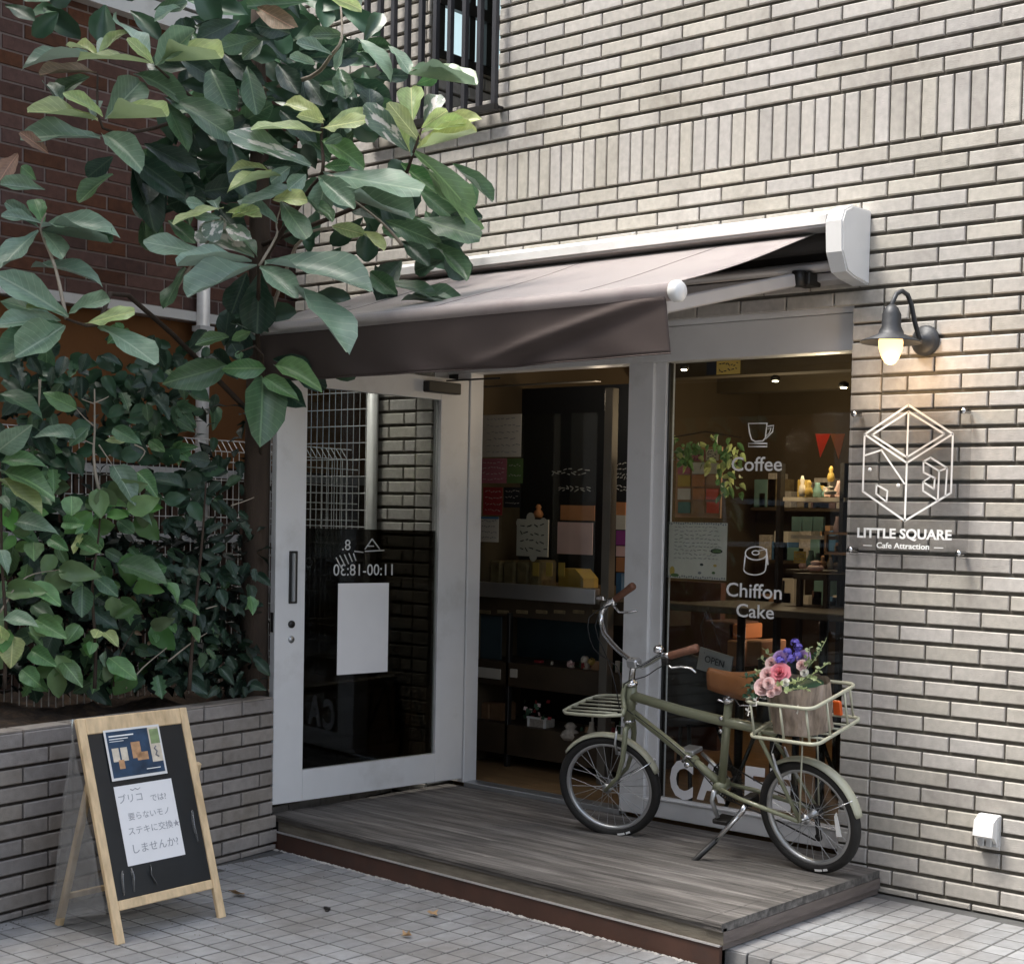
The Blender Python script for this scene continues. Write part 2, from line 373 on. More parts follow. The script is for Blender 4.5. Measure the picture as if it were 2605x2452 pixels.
# balcony recess with a window in its left cheek
xo=BX0
m=MB(); m.box((xo,.9,BZ0),(BX1+.5,.92,FZT)); m.box((xo-.02,.24,BZ0),(xo-.001,.9,FZT)); m.box((BX1+.001,.24,BZ0),(BX1+.02,.9,FZT)); m.box((xo,.02,BZ0-.02),(BX1,.9,BZ0)); m.build('balcony_recess','mortar',cafe)
rr=[]; n=0; z=BZ0
while z<3.80:
    for k in range(5):
        a=k*BW-(.5*BW if n%2 else 0); a0=max(a+.004,.0); a1=min(a+BW-.004,.88)
        if a1>a0+.02: rr.append((a0,a1,z+.007,z+BH-.007))
    z+=BH; n+=1
lay(cafe,rr,(xo+.016,.02,0),(0,1,0),(1,0,0),.015,.0035,'facade_tile','facade_tile_far',limit=40)
bw=MB(); bw.box((xo+.0,.03,3.80),(xo+.03,.88,3.84)); bw.box((xo,.03,4.06),(xo+.045,.88,4.12)); 
for yy in(.03,.24,.36,.5,.84): bw.box((xo,yy,3.84),(xo+.035,yy+.04,5.5))
bwo=bw.build('window_frame','black_metal',cafe,label='black framed balcony window')
m=MB(); m.box((xo+.008,.05,3.84),(xo+.012,.84,5.5)); m.build('pane','frosted_glow_pane',bwo)
m=MB(); m.box((xo+.001,.05,3.84),(xo+.004,.84,5.5)); m.build('curtain','white_metal',bwo)
rail=thing('balcony_grille',(-.5,-.05,3.44),'dark steel bar grille across the upstairs balcony recess','railing')
x=-.99
while x<-.03:
    m=MB(); m.box((x-.0125,-.06,3.47),(x+.0125,-.036,5.55)); m.build('bar','grille_steel',rail); x+=.105
m=MB(); m.box((-1.0,-.064,3.44),(-.03,-.034,3.47)); m.box((-1.0,-.03,3.45),(-.97,.0,3.465)); m.box((-.06,-.03,3.45),(-.03,.0,3.465)); m.build('bottom_rail','black_metal',rail)
# ------------------------------------------------------------------ shop front
FY=.10
fr=thing('shop_front',(.75,FY,.12),'pale grey metal shop front frame set in the brick opening','shop front')
def fb(name,a,b,mt='frame_paint',c=.003,parent=fr,**k):
    m=MB(); m.cbox(a,b,c); return m.build(name,mt,parent,**k)
fb('post',(.72,FY,.12),(.868,FY+.09,2.205)); fb('post_trim',(.868,FY+.018,.12),(.93,FY+.085,2.205))
fb('header',(OPL,FY,2.205),(OPR-.002,FY+.09,2.36)); fb('header_lip',(OPL,FY-.012,2.362),(OPR-.002,FY+.09,2.383))
fb('sill',(.87,FY+.0,.12),(OPR-.002,FY+.085,.2)); fb('sill_lip',(.932,FY-.006,.2),(OPR-.002,FY+.05,.212))
fb('jamb',(-.42,FY,.12),(-.325,FY+.09,2.205)); fb('jamb',(OPL,FY+.01,.12),(-.42,FY+.09,2.205),'black_metal')
fb('window_bead',(OPR-.02,FY+.02,.212),(OPR-.003,FY+.06,2.203),'black_metal'); fb('window_bead',(.931,FY+.03,.212),(.94,FY+.06,2.203),'black_metal')
fb('threshold',(-.325,FY-.0,.1),(.72,FY+.09,.125),'alu')
m=MB(); m.box((.94,FY+.038,.212),(OPR-.02,FY+.046,2.204)); pane=m.build('window_pane','window_glass',fr)
# ------------------------------------------------------------------ the open door
DO=Vector((-.42,-.99,0)); DH=Vector((-.331,.098,0)); DX=(DH-DO).normalized(); DN=Vector((DX.y,-DX.x,0))  # DN points to the camera side (+x)
DM=frameM(DO,DX,(0,0,1)); DW=(DH-DO).length
door=thing('glass_door',DO+DX*DW,'open glass door in a pale grey frame with tinted lower half','door')
DZ0,DZ1=.142,2.165
def dbox(name,a0,a1,z0,z1,t0,t1,mt,c=.002,parent=door,**k):
    m=MB(); m.cbox((a0,z0,t0),(a1,z1,t1),c,M=DM); return m.build(name,mt,parent,**k)
# local z of DM is x cross y = DX x Z
dn=DX.cross(Vector((0,0,1)))
fs=-1 if dn.x<0 else 1
def T_(a,b): return (min(a*fs,b*fs),max(a*fs,b*fs))
gl0,gl1,gz0,gz1=.155,.915,.285,2.055
dbox('stile',0,gl0,DZ0,DZ1,*T_(-.04,0),'frame_paint'); dbox('stile',gl1,DW-.004,DZ0,DZ1,*T_(-.04,0),'frame_paint')
dbox('rail',gl0,gl1,gz1,DZ1,*T_(-.04,0),'frame_paint'); dbox('rail',gl0,gl1,DZ0,gz0,*T_(-.04,0),'frame_paint')
dbox('door_pane',gl0,gl1,gz0,gz1,*T_(-.024,-.018),'door_glass',0.0005)
dbox('film',gl0+.002,gl1-.002,gz0+.002,1.405,*T_(-.0275,-.0255),'tinted_film',0.0003,label='dark tinted film on the lower pane')
m=MB(); s1,s2=T_(.001,.006)
m.cbox((.068,1.06,s1),(.112,1.30,s2),.002,M=DM); h_=m.build('handle','black_metal',door)
m=MB(); s1,s2=T_(.006,.03); m.cbox((.078,1.07,s1),(.086,1.29,s2),.002,M=DM); m.build('grip','alu',h_)
m=MB(); m.lathe([(.017,0),(.017,.006),(.013,.009)],DM@Vector((.085,.965,0)),DN,16); m.build('lock','black_metal',door)
m=MB(); m.lathe([(.016,0),(.016,.003)],DM@Vector((.086,.895,0)),DN,16); m.build('lock_cover','alu',door)
m=MB(); s1,s2=T_(-.046,-.041); m.box((-.0,.86,min(s1,s2)),(.001,1.0,max(s1,s2)),M=DM); 
m=MB(); m.cbox((-.004,.93,-.03*1 if fs>0 else .01),(0,1.02,-.01 if fs>0 else .03),.001,M=DM); m.build('latch_plate','black_metal',door)
m=MB(); s1,s2=T_(.001,.05); m.cbox((.80,2.085,s1),(1.0,2.14,s2),.004,M=DM); clo=m.build('door_closer','black_metal',door)
m=MB(); p0=DM@Vector((.93,2.15,.03*fs)); m.box((-.008,-.004,-.004),(.26,.004,.004),M=frameM(p0,(Vector((-.12,.09,2.17))-p0),(0,0,1))); m.build('closer_arm','black_metal',clo)
m=MB(); s1,s2=T_(-.015,-.0165)
m.box((.343,.715,s1),(.63,1.148,s2),M=DM)
mat('paper_plain',(.84,.83,.83),.8,var=.03)
tag(m.build('paper_sheet','paper_plain'),'blank pale sheet of paper taped to the tinted pane of the open door','paper')
mat('chalk_white',(.62,.63,.62),.8,var=.05)
mat('letter_white',(.92,.92,.90),.6,var=.02)
# lettering stuck on the far side of the film, so it reads mirrored from here
xv=DX if False else DX
mirr=frameM(DM@Vector((.49,1.185,-.0165*fs)),-DX,(0,0,1))
text('opening_hours','11:00-18:30',.078,mirr,'chalk_white',door,width=.335,ext=.0004)
text('lettering','8.',.072,frameM(DM@Vector((.385,1.305,-.0165*fs)),-DX,(0,0,1)),'chalk_white',door,ext=.0004)
m=MB()
for (a,b,c,d) in [(.49,1.31,.53,1.36),(.53,1.36,.575,1.31),(.49,1.30,.60,1.305),(.43,1.30,.48,1.295),(.50,1.325,.54,1.325),(.33,1.27,.36,1.22),(.35,1.28,.38,1.23),(.375,1.285,.40,1.24),(.40,1.29,.42,1.25),(.425,1.29,.44,1.255)]:
    m.tube([DM@Vector((a,b,-.0165*fs)),DM@Vector((c,d,-.0165*fs))],.003,5)
m.build('chalk_strokes','chalk_white',door)
# ------------------------------------------------------------------ deck
deck=thing('wooden_deck',(.9,-.55,0),'weathered grey timber deck step in front of the shop front','deck')
DZ=.10
def fy(x): return -.98-.105*(x+.4)/2.62      # front edge
XL,XR=-.44,2.205; NP=10; y0=.11
for k in range(NP):
    a0=1-(k)/NP; a1=1-(k+1)/NP
    def yy(x,t): return fy(x)*(1-t)+y0*t if False else y0+(fy(x)-y0)*t
    t0,t1=k/NP,(k+1)/NP
    xr=XR-.085
    if k==0: xr=1.98
    g=.0035
    segs=[(XL,ru(.5,1.4))]; segs=[(XL,segs[0][1]-.001),(segs[0][1]+.001,xr)] if k in(2,5,7) else [(XL,xr)]
    for (xa,xb) in segs:
        P=[(xa,yy(xa,t0)-g,DZ-.03),(xb,yy(xb,t0)-g,DZ-.03),(xb,yy(xb,t1)+g,DZ-.03),(xa,yy(xa,t1)+g,DZ-.03)]
        m=MB(); dz=ru(-.0012,.0012); c=.003
        top=[(p[0],p[1]+(-c if i<2 else c),DZ+dz) for i,p in enumerate(P)]; mid=[(p[0],p[1],DZ-c+dz) for p in P]
        m.add(P+mid+top,[(3,2,1,0),(8,9,10,11)]+[(i,(i+1)%4,4+(i+1)%4,4+i) for i in range(4)]+[(4+i,4+(i+1)%4,8+(i+1)%4,8+i) for i in range(4)])
        m.build('plank','deck_wood',deck)
# end board across the right side
m=MB(); P=[(XR-.082,.0-.02,DZ-.03),(XR,-.02,DZ-.03),(XR,fy(XR),DZ-.03),(XR-.082,fy(XR-.082),DZ-.03)]
m.prism(P,(0,0,.0305)); m.build('end_plank','deck_wood',deck)
def strip(name,x0,x1,off,z0,z1,mt,th=.02):
    m=MB(); P=[(x0,fy(x0)-off,z0),(x1,fy(x1)-off,z0),(x1,fy(x1)-off+th,z0),(x0,fy(x0)-off+th,z0)]; m.prism(P,(0,0,z1-z0)); return m.build(name,mt,deck)
strip('edge_trim',XL,XR+.001,.004,DZ-.014,DZ-.001,'deck_wood',.012)
strip('front_board',XL,XR,-.010,.022,DZ-.019,'deck_edge_wood')
strip('kick_plate',XL,XR-.012,-.006,-.065,.016,'brown_steel',.015); strip('plate_lip',XL,XR-.012,-.001,.016,.0215,'awning_arm',.02)
m=MB(); m.box((XR-.016,fy(XR)+.012,.028),(XR+.001,-.015,DZ-.032)); m.build('side_board','deck_side_wood',deck)
m=MB(); m.box((XR-.03,fy(XR)+.02,.003),(XR-.008,-.015,.026)); m.build('side_base','deck_side_wood',deck)
m=MB(); m.box((XL,-.97,-.06),(XR-.03,.09,DZ-.035)); m.build('deck_frame','black_metal',deck)
# ------------------------------------------------------------------ ground
g=MB(); g.box((-40,-60,-.5),(60,40,-.072)); g.build('road','asphalt',kind='structure')
GZ=-.06
lower=MB(); lower.box((-.60,-7,-.07),(6.5,-1.0,GZ-.002)); lower.box((-.60,-1.0,-.07),(2.17,.3,GZ-.002)); lower=lower.build('pavement','grout',kind='structure')
ter=MB(); ter.box((2.173,-1.0,-.0715),(6.5,.02,-.002)); ter.box((2.173,-1.021,-.0715),(6.5,-1.0,-.002)); ter=ter.build('terrace','grout',kind='structure')
TP=.0985
def tiles(parent,cells,z,limit,nm):
    sc_=[]
    for (x,y,w_,h_) in cells:
        c=Vector((x,y,z)); sc_.append((-1/depth(c)**2*w_*h_ if inview(c,30) else 0,x,y,w_,h_))
    sc_.sort(); far=MB()
    for n,(s_,x,y,w_,h_) in enumerate(sc_):
        k=('t',round(w_,3),round(h_,3))
        if k not in BM:
            m=MB(); c=.002; a,b=w_/2,h_/2
            m.add([(-a+c,-b+c,0),(a-c,-b+c,0),(a-c,b-c,0),(-a+c,b-c,0),(-a,-b,-c),(a,-b,-c),(a,b,-c),(-a,b,-c),(-a,-b,-.012),(a,-b,-.012),(a,b,-.012),(-a,b,-.012)],
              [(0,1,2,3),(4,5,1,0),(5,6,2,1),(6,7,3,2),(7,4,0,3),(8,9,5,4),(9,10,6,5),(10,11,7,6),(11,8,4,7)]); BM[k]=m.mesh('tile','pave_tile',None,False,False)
        if n<limit and s_<0: inst('tile',BM[k],(x,y,z+ru(-.0008,.0008)),(R_(ru(-.4,.4)),R_(ru(-.4,.4)),R_(ru(-.6,.6))),parent)
        else:
            a,b,c=w_/2,h_/2,.002; far.add([(x-a+c,y-b+c,z),(x+a-c,y-b+c,z),(x+a-c,y+b-c,z),(x-a+c,y+b-c,z),(x-a,y-b,z-c),(x+a,y-b,z-c),(x+a,y+b,z-c),(x-a,y+b,z-c)],[(0,1,2,3),(4,5,1,0),(5,6,2,1),(6,7,3,2),(7,4,0,3)],rnd())
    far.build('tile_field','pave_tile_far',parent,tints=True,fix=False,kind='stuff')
def plx(y): return -.403-.195*(y+.976)   # face of the planter
cells=[]
ix=0
for i in range(-22,52):
    x=1.457+(i+.5)*TP
    for j in range(-60,4):
        y=-1.37+(j+.5)*TP
        if x+TP/2>2.17 and y+TP/2>-1.03: continue
        if x-TP/2<plx(y)+.005 : continue
        ymax=fy(min(x,2.2))-.0 if x<2.2 else -1.03
        h_=TP-.0095; yy_=y
        if y+h_/2>ymax:
            t=y-h_/2; h_=ymax-t
            if h_<.012: continue
            yy_=t+h_/2
        cells.append((x,yy_,TP-.0095,h_))
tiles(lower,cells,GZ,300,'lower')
cells=[]
for i in range(0,44):
    x=2.178+(i+.5)*TP
    for j in range(0,10):
        y=-.06-(j+.5)*TP
        if y-TP/2<-1.03: h_=(y+TP/2-.0035)+1.026; yy_=-1.026+h_/2
        else: h_=TP-.0095; yy_=y
        if h_>.012: cells.append((x,yy_,TP-.0095,h_))
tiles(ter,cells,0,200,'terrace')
m=MB()
for i in range(0,44):
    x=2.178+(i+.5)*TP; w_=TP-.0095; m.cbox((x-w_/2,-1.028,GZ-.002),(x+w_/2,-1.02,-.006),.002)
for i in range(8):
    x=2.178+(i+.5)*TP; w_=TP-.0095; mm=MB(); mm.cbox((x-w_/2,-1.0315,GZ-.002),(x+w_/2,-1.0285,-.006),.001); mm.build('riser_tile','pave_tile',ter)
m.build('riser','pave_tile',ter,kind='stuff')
# ------------------------------------------------------------------ planter
PO=Vector((-.360,-1.195,0)); PD=Vector((-.192,.9814,0)).normalized(); PN=Vector((PD.y,-PD.x,0))
planter=thing('brick_planter',PO+Vector((-.4,0,GZ)),'long grey brick planter wall full of shrubs beside the deck','planter')
PW,PHh=.2233,.0667; rects=[]
PT=.637; A0,A1=-5.0,1.22+.0
r_=0
while PT-r_*PHh>GZ:
    zt=PT-r_*PHh; zb=max(zt-PHh,GZ-.005)
    for k in range(-24,8):
        a=(k+(0 if r_%2==0 else .5))*PW
        a0,a1=max(a+.004,A0),min(a+PW-.004,A1)
        if a1-a0>.02: rects.append((a0,a1,zb+.006,zt-.006))
    r_+=1
EA=.195
near=[(a,min(b,EA+(.03 if d<.12 else 0)),c,d) for a,b,c,d in rects if a<EA-.01]; back=[(max(a,EA),b,c,d) for a,b,c,d in rects if b>EA+.01]
lay(planter,near,PO,PD,PN,.018,.004,'planter_brick','facade_tile_far',limit=240)
lay(planter,back,PO-PN*.13,PD,PN,.018,.004,'planter_brick','facade_tile_far',limit=60,stuffname='rear_brick_field')
def pbox(m,a0,a1,n0,n1,z0,z1,**k):
    m.box((a0,n0,z0),(a1,n1,z1),M=Matrix.Translation(PO)@Matrix(((PD.x,PN.x,0,0),(PD.y,PN.y,0,0),(0,0,1,0),(0,0,0,1))),**k)
m=MB(); pbox(m,A0,EA-.002,-.10,-.013,-.1,PT-.004); pbox(m,EA-.002,A1,-.23,-.143,-.1,PT-.004); m.build('core','dark_mortar',planter)
m=MB()
for k in range(-22,6):
    q=-.13 if k>=1 else 0
    pbox(m,k*PW+.005,(k+1)*PW-.005-(.03 if k==0 else 0),q-.099,q-.004,PT-.0035,PT+.003)
m.build('coping','planter_brick',planter,kind='stuff')
m=MB()
def soilf(u,v):
    a=A0+(A1-A0)*u; n=-.101-1.0*v; p=PO+PD*a+PN*n; import mathutils.noise as N
    return Vector((p.x,p.y,PT-.05+.05*N.noise(Vector((a*5,n*5,0)))+.02*N.noise(Vector((a*20,n*20,3)))+.05*v))
m.grid(soilf,120,24); m.build('soil','soil',kind='structure')
m=MB(); pbox(m,A0,A1,-1.12,-1.1,-.1,PT); m.build('rear_wall','dark_mortar',planter)
# ------------------------------------------------------------------ brown brick building at the left
BXX=-2.0
bb=thing('brown_brick_building',(BXX-.5,-1.5,-.07),'dark brown brick building behind the shrubs with white gutter and downpipe','building')
rects=[];r_=0;z=2.56
while z<4.0:
    for k in range(-26,8):
        a=(k+(0 if r_%2==0 else .5))*.222; rects.append((a+.005,a+.217,z+.005,z+.070))
    z+=.075; r_+=1
lay(bb,rects,(BXX,0,0),(0,1,0),(1,0,0),.008,.002,'brown_brick','brown_brick_far',limit=300)
m=MB(); m.box((BXX-1.5,-6,2.50),(BXX-.005,2.2,4.02)); m.build('upper_wall','brown_mortar',bb)
m=MB(); m.box((BXX-1.5,-6,1.72),(BXX-.05,2.2,2.50)); m.build('painted_panel','orange_wall',bb)
m=MB(); m.box((BXX-1.5,-6,-.1),(BXX-.07,2.2,1.72)); m.build('lower_wall','brown_steel',bb)
for k in range(46):
    yk=-2.7+k*.062; m=MB(); m.box((BXX-.07,yk,.1),(BXX-.05,yk+.045,1.70)); m.build('slat','twig_brown',bb)
for z_ in(1.30,1.66):
    m=MB(); m.box((BXX-.05,-6,z_),(BXX-.02,2.2,z_+.045)); m.build('slat_rail','wire_white',bb)
m=MB(); m.box((BXX-.06,-6,2.505),(BXX+.03,2.2,2.555)); m.build('trim','white_metal',bb)
m=MB(); m.prism([(BXX-.01,-6,4.02),(BXX+.08,-6,4.02),(BXX+.10,-6,4.12),(BXX-.01,-6,4.12)],(0,8.2,0)); m.build('gutter','white_metal',bb)
m=MB(); m.box((BXX-1.5,-6,4.02),(BXX-.02,2.2,4.16)); m.box((BXX-1.5,-6,4.16),(BXX-.1,2.2,5.4)); m.build('attic_wall','mortar',bb)
for ya in (-1.15,-.45):
    f=MB(); f.box((BXX-.1,ya,4.2),(BXX-.06,ya+.04,5.3)); f.box((BXX-.1,ya+.5,4.2),(BXX-.06,ya+.54,5.3)); f.box((BXX-.1,ya+.04,4.2),(BXX-.06,ya+.5,4.25)); fo=f.build('window_frame','white_metal',bb)
    f=MB(); f.box((BXX-.099,ya+.04,4.25),(BXX-.09,ya+.5,5.3)); f.build('pane','upper_glass',fo)
m=MB(); m.tube([(-1.95,-.352,-.07),(-1.95,-.352,4.05)],.036,10); dp=m.build('downpipe','white_metal',bb)
for z in(1.1,2.45,3.3): 
    m=MB(); m.box((-1.99,-.395,z),(-1.91,-.309,z+.03)); m.build('pipe_clip','wire_white',dp)
# ------------------------------------------------------------------ wire fences
fence=thing('wire_mesh_fence',(-.95,-.1,-.06),'white welded wire fence with a bent top running behind the planter','fence')
m=MB(); FX=-.95; y=-.165; n=0
while y>-2.9:
    vis=MB(); vis.tube([(FX,y,.6),(FX,y,1.755),(FX-.05,y-.0,1.81)],.0024,4,cap=False)
    if n<90: vis.build('vertical_wire','wire_white',fence)
    y-=.0325; n+=1
for z in(.76,.94,1.11,1.265,1.443,1.53,1.62,1.707,1.757,1.812):
    m=MB(); m.tube([(FX+(.004 if z<1.8 else -.05),-.1,z),(FX+(.004 if z<1.8 else -.05),-2.9,z)],.0028,5,cap=False); m.build('horizontal_wire','wire_white',fence)
for yy in(-2.85,):
    m=MB(); m.tube([(FX-.02,yy,-.05),(FX-.02,yy,1.80)],.02,8); m.build('post','wire_white',fence)
gate=thing('tall_mesh_panel',(-1.2,-.02,-.06),'taller white mesh panel closing the alley behind the open door','fence')
x=-.983
while x>-1.95:
    m=MB(); m.tube([(x,-.02,.3),(x,-.02,2.4)],.0026,4,cap=False); m.build('vertical_wire','wire_white',gate); x-=.0505
for k in range(24):
    z=2.3-k*.089; m=MB(); m.tube([(-.975,-.016,z),(-1.95,-.016,z)],.0028,5,cap=False); m.build('horizontal_wire','wire_white',gate)
m=MB(); m.tube([(-.918,-.03,-.06),(-.918,-.03,2.4)],.03,12); tag(m.build('fence_post','white_metal'),'round white steel post between the mesh fence and the brick corner','post')
# ------------------------------------------------------------------ awning
aw=thing('awning',(.5,0,2.3),'brown retractable fabric awning with white cassette over the shop front','awning')
AX0,AX1=-.60,1.975
m=MB(); m.prism([(AX0,-.004,2.735),(AX0,-.16,2.725),(AX0,-.205,2.70),(AX0,-.205,2.665),(AX0,-.19,2.665),(AX0,-.185,2.69),(AX0,-.15,2.71),(AX0,-.004,2.715)],(AX1-AX0,0,0)); m.build('cassette_hood','white_metal',aw)
m=MB(); m.prism([(AX0,-.2,2.655),(AX0,-.2,2.668),(AX0,-.12,2.66),(AX0,-.12,2.647)],(AX1-AX0,0,0)); 
m.prism([(AX0,-.004,2.46),(AX0,-.06,2.47),(AX0,-.06,2.50),(AX0,-.004,2.52)],(AX1-AX0,0,0)); m.build('cassette_base','awning_arm',aw)
m=MB(); m.tube([(AX0,-.10,2.615),(AX1,-.10,2.615)],.042,14); m.build('roller','roller_dark',aw)
m=MB(); m.box((AX0,-.03,2.53),(AX1,-.005,2.71)); m.build('cassette_back','roller_dark',aw)
m=MB(); m.tube([(AX0+.1,-.075,2.525),(AX1-.02,-.075,2.525)],.022,4); m.build('torsion_bar','awning_arm',aw)
for xa in(1.978,AX0-.085):
    m=MB(); prof=[(0,2.745),(-.14,2.74),(-.195,2.715),(-.215,2.67),(-.205,2.55),(-.165,2.478),(-.11,2.462),(0,2.448)]
    e=.006; m.prism([(xa+e,y,z) for y,z in prof],(.082-2*e,0,0)); m.prism([(xa,y*.95-.004,(z-2.6)*.95+2.6) for y,z in prof],(.082,0,0)); ec=m.build('end_cap','white_metal',aw)
    m=MB(); m.box((xa+.02,-.2,2.60),(xa+.06,-.19,2.61)); m.build('cap_screw','alu',ec)
BY,BZ=-1.04,2.285
def fab(u,v):
    x=AX0+.03+(1.875-AX0-.03)*u; y=-.13+(BY+.13)*v; z=2.645+(BZ+.028-2.645)*v-.010*math.sin(math.pi*v)
    z+=.006*math.sin(u*9+v*3)*math.sin(math.pi*v)
    return Vector((x,y,z))
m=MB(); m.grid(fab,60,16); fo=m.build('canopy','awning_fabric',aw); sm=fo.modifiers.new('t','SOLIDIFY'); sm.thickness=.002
m=MB()
for us in(.18,.5,.82): m.tube([fab(us,k/16)+Vector((0,0,.002)) for k in range(17)],.0018,4)
m.build('seam','valance_fabric_shaded',aw,kind='stuff')
m=MB(); m.tube([(AX0+.02,BY,BZ),(1.885,BY,BZ)],.032,14); m.build('front_bar','awning_fabric',aw)
m=MB(); m.lathe([(.034,0),(.038,.008),(.038,.03),(.03,.04)],(1.885,BY,BZ),(1,0,0),18); m.build('bar_cap','white_metal',aw)
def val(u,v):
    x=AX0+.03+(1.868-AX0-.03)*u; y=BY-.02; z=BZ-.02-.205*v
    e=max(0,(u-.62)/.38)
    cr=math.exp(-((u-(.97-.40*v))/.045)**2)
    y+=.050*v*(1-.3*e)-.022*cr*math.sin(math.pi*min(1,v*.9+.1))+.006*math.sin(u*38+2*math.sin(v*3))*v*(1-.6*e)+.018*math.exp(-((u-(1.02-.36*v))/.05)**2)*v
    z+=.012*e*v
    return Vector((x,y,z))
m=MB(); m.grid(val,160,14); fo=m.build('valance','valance_fabric_shaded',aw); sm=fo.modifiers.new('t','SOLIDIFY'); sm.thickness=.0015
m=MB(); m.tube([val(i/80,1.0) for i in range(81)],.003,5); m.build('valance_hem','valance_fabric_shaded',aw)
def arm(x0,x1,sg):
    el=Vector((x0,-.12,2.475)); e2=Vector((x1,BY+.03,BZ-.045)); d=(e2-el)
    m=MB(); M=frameM(el,d,(0,0,1)); m.cbox((.05,-.026,-.018),(d.length-.02,.026,.018),.006,M=M); a=m.build('folding_arm','awning_arm',aw)
    m=MB(); m.lathe([(.03,-.03),(.03,.03)],el,(0,0,1),12); m.cbox((el.x-.03,-.12,2.45),(el.x+.05,-.03,2.50),.004); m.build('shoulder','black_metal',a)
    m=MB(); m.cbox((x1-.07,BY+.01,BZ-.075),(x1+.03,BY+.05,BZ-.02),.006); m.build('bar_bracket','awning_arm',a)
arm(1.80,1.93 if False else 1.80,1)
arm(-.7,-.7,-1)

# ------------------------------------------------------------------ unseen block behind the camera, added to keep low sky off the wall
m=MB(); m.box((-9,-13.5,-.07),(16,-10.5,10.5)); 
ob_=m.build('added_sky_blocker','planter_brick',kind='structure')
for k in range(7):
    for z_ in(1.0,4.2):
        m=MB(); m.box((-7.5+k*3.2,-10.5,z_),(-6.0+k*3.2,-10.46,z_+1.4)); m.build('window','upper_glass',ob_)  # panes on the added block

m=MB()
for k in range(420):
    x=XL+(XR-.05-XL)*rnd(); y=fy(x)-.002-abs(random.gauss(0,.006)); r=ru(.003,.011); h_=r*.5
    m.add([(x-r,y-r*.5,GZ-.001),(x+r*ru(.4,1),y-r*.7,GZ-.001),(x+r,y+r*.6,GZ-.001),(x-r*.6,y+r*.6,GZ-.001),(x,y,GZ+h_)],[(0,1,4),(1,2,4),(2,3,4),(3,0,4)])
mat('pale_debris',(.42,.40,.37),.9,var=.3)
m.build('mortar_crumbs','pale_debris',deck,kind='stuff')
m=MB()
for k in range(500):
    x=ru(-.4,2.2); y=ru(-2.6,-1.1)
    if x<plx(y)+.02: continue
    if rnd()<.5: x=plx(y)+abs(random.gauss(0,.06))+.01
    r=ru(.0015,.005); a=ru(0,3); c_,s_=math.cos(a)*r,math.sin(a)*r
    m.add([(x-c_,y-s_,GZ),(x+s_,y-c_,GZ),(x+c_,y+s_,GZ),(x,y,GZ+r*.8)],[(0,1,3),(1,2,3),(2,0,3)])
mat('grit',(.10,.085,.07),.95,var=.4)
m.build('grit','grit',None,kind='stuff')
# ------------------------------------------------------------------ acrylic wall sign
SY=-.032
def sp(x,z,y=SY): return Vector((x,y,z))
sg=thing('wall_sign',(2.29,-.02,1.35),'clear acrylic wall sign with white cube emblem and cafe name','sign')
m=MB(); m.cbox((2.022,SY,1.362),(2.553,SY+.005,1.95),.001); m.build('acrylic_plate','acrylic',sg)
for x_ in(2.045,2.53):
    for z_ in(1.385,1.928):
        m=MB(); m.lathe([(.009,-.02),(.009,.03),(.012,.03),(.012,.037)],(x_,SY+.003,z_),(0,-1,0),10); m.build('standoff','chrome',sg)
def shex(x,y):      # emblem measured in the 1988 px zoom of the sign -> wall coordinates
    return at((2080+x/4.142)/KV,(1000+y/4.142)/KV,Y=SY-.001)
def sline(pts,r=.0036,closed=False,m=None):
    m=m or MB(); P=[shex(*p) for p in pts]
    n=len(P)
    for i in range(n if closed else n-1):
        a,b=P[i],P[(i+1)%n]; d=(b-a).normalized(); s_=Vector((-d.z,0,d.x))*r; a=a-d*r*.5; b=b+d*r*.5
        m.prism([a+s_,b+s_,b-s_,a-s_],(0,.0008,0))
    return m
m=MB()
sline([(957,125),(1425,430),(1405,1050),(918,1345),(475,1035),(495,435)],.0040,True,m)
sline([(495,435),(940,735),(1425,430)],.0038,False,m); sline([(940,735),(918,1345)],.0042,False,m)
sline([(957,195),(1335,430),(940,675),(575,440)],.0038,True,m); sline([(957,195),(940,675)],.0038,False,m)
sline([(500,655),(672,600),(915,955)],.0034,False,m)
sline([(620,965),(735,1030),(725,1145),(615,1060)],.0036,True,m)
sline([(1115,720),(1190,678),(1365,790),(1345,1085)],.0036,False,m); sline([(1115,720),(1280,820),(1365,790)],.0034,False,m); sline([(1280,820),(1265,1130)],.0036,False,m)
sline([(1115,720),(1115,835),(1235,895),(1225,1010),(1110,935)],.0036,False,m); sline([(1110,935),(1190,880)],.003,False,m); sline([(1110,935),(1110,1030),(1265,1130)],.0036,False,m)
for (x,y) in [(550,808),(850,975)]:
    c=shex(x,y); m.lathe([(.0085,0),(.0085,.0008)],c,(0,-1,0),16)
m.build('emblem','letter_white',sg)
text('lettering','LITTLE SQUARE',.054,frameM((2.271,SY-.001,1.435),(1,0,0),(0,0,1)),'letter_white',sg,width=.425,bold=.0016)
text('lettering','—  Cafe Attraction  —',.031,frameM((2.270,SY-.001,1.395),(1,0,0),(0,0,1)),'letter_white',sg,width=.36,bold=.0006)
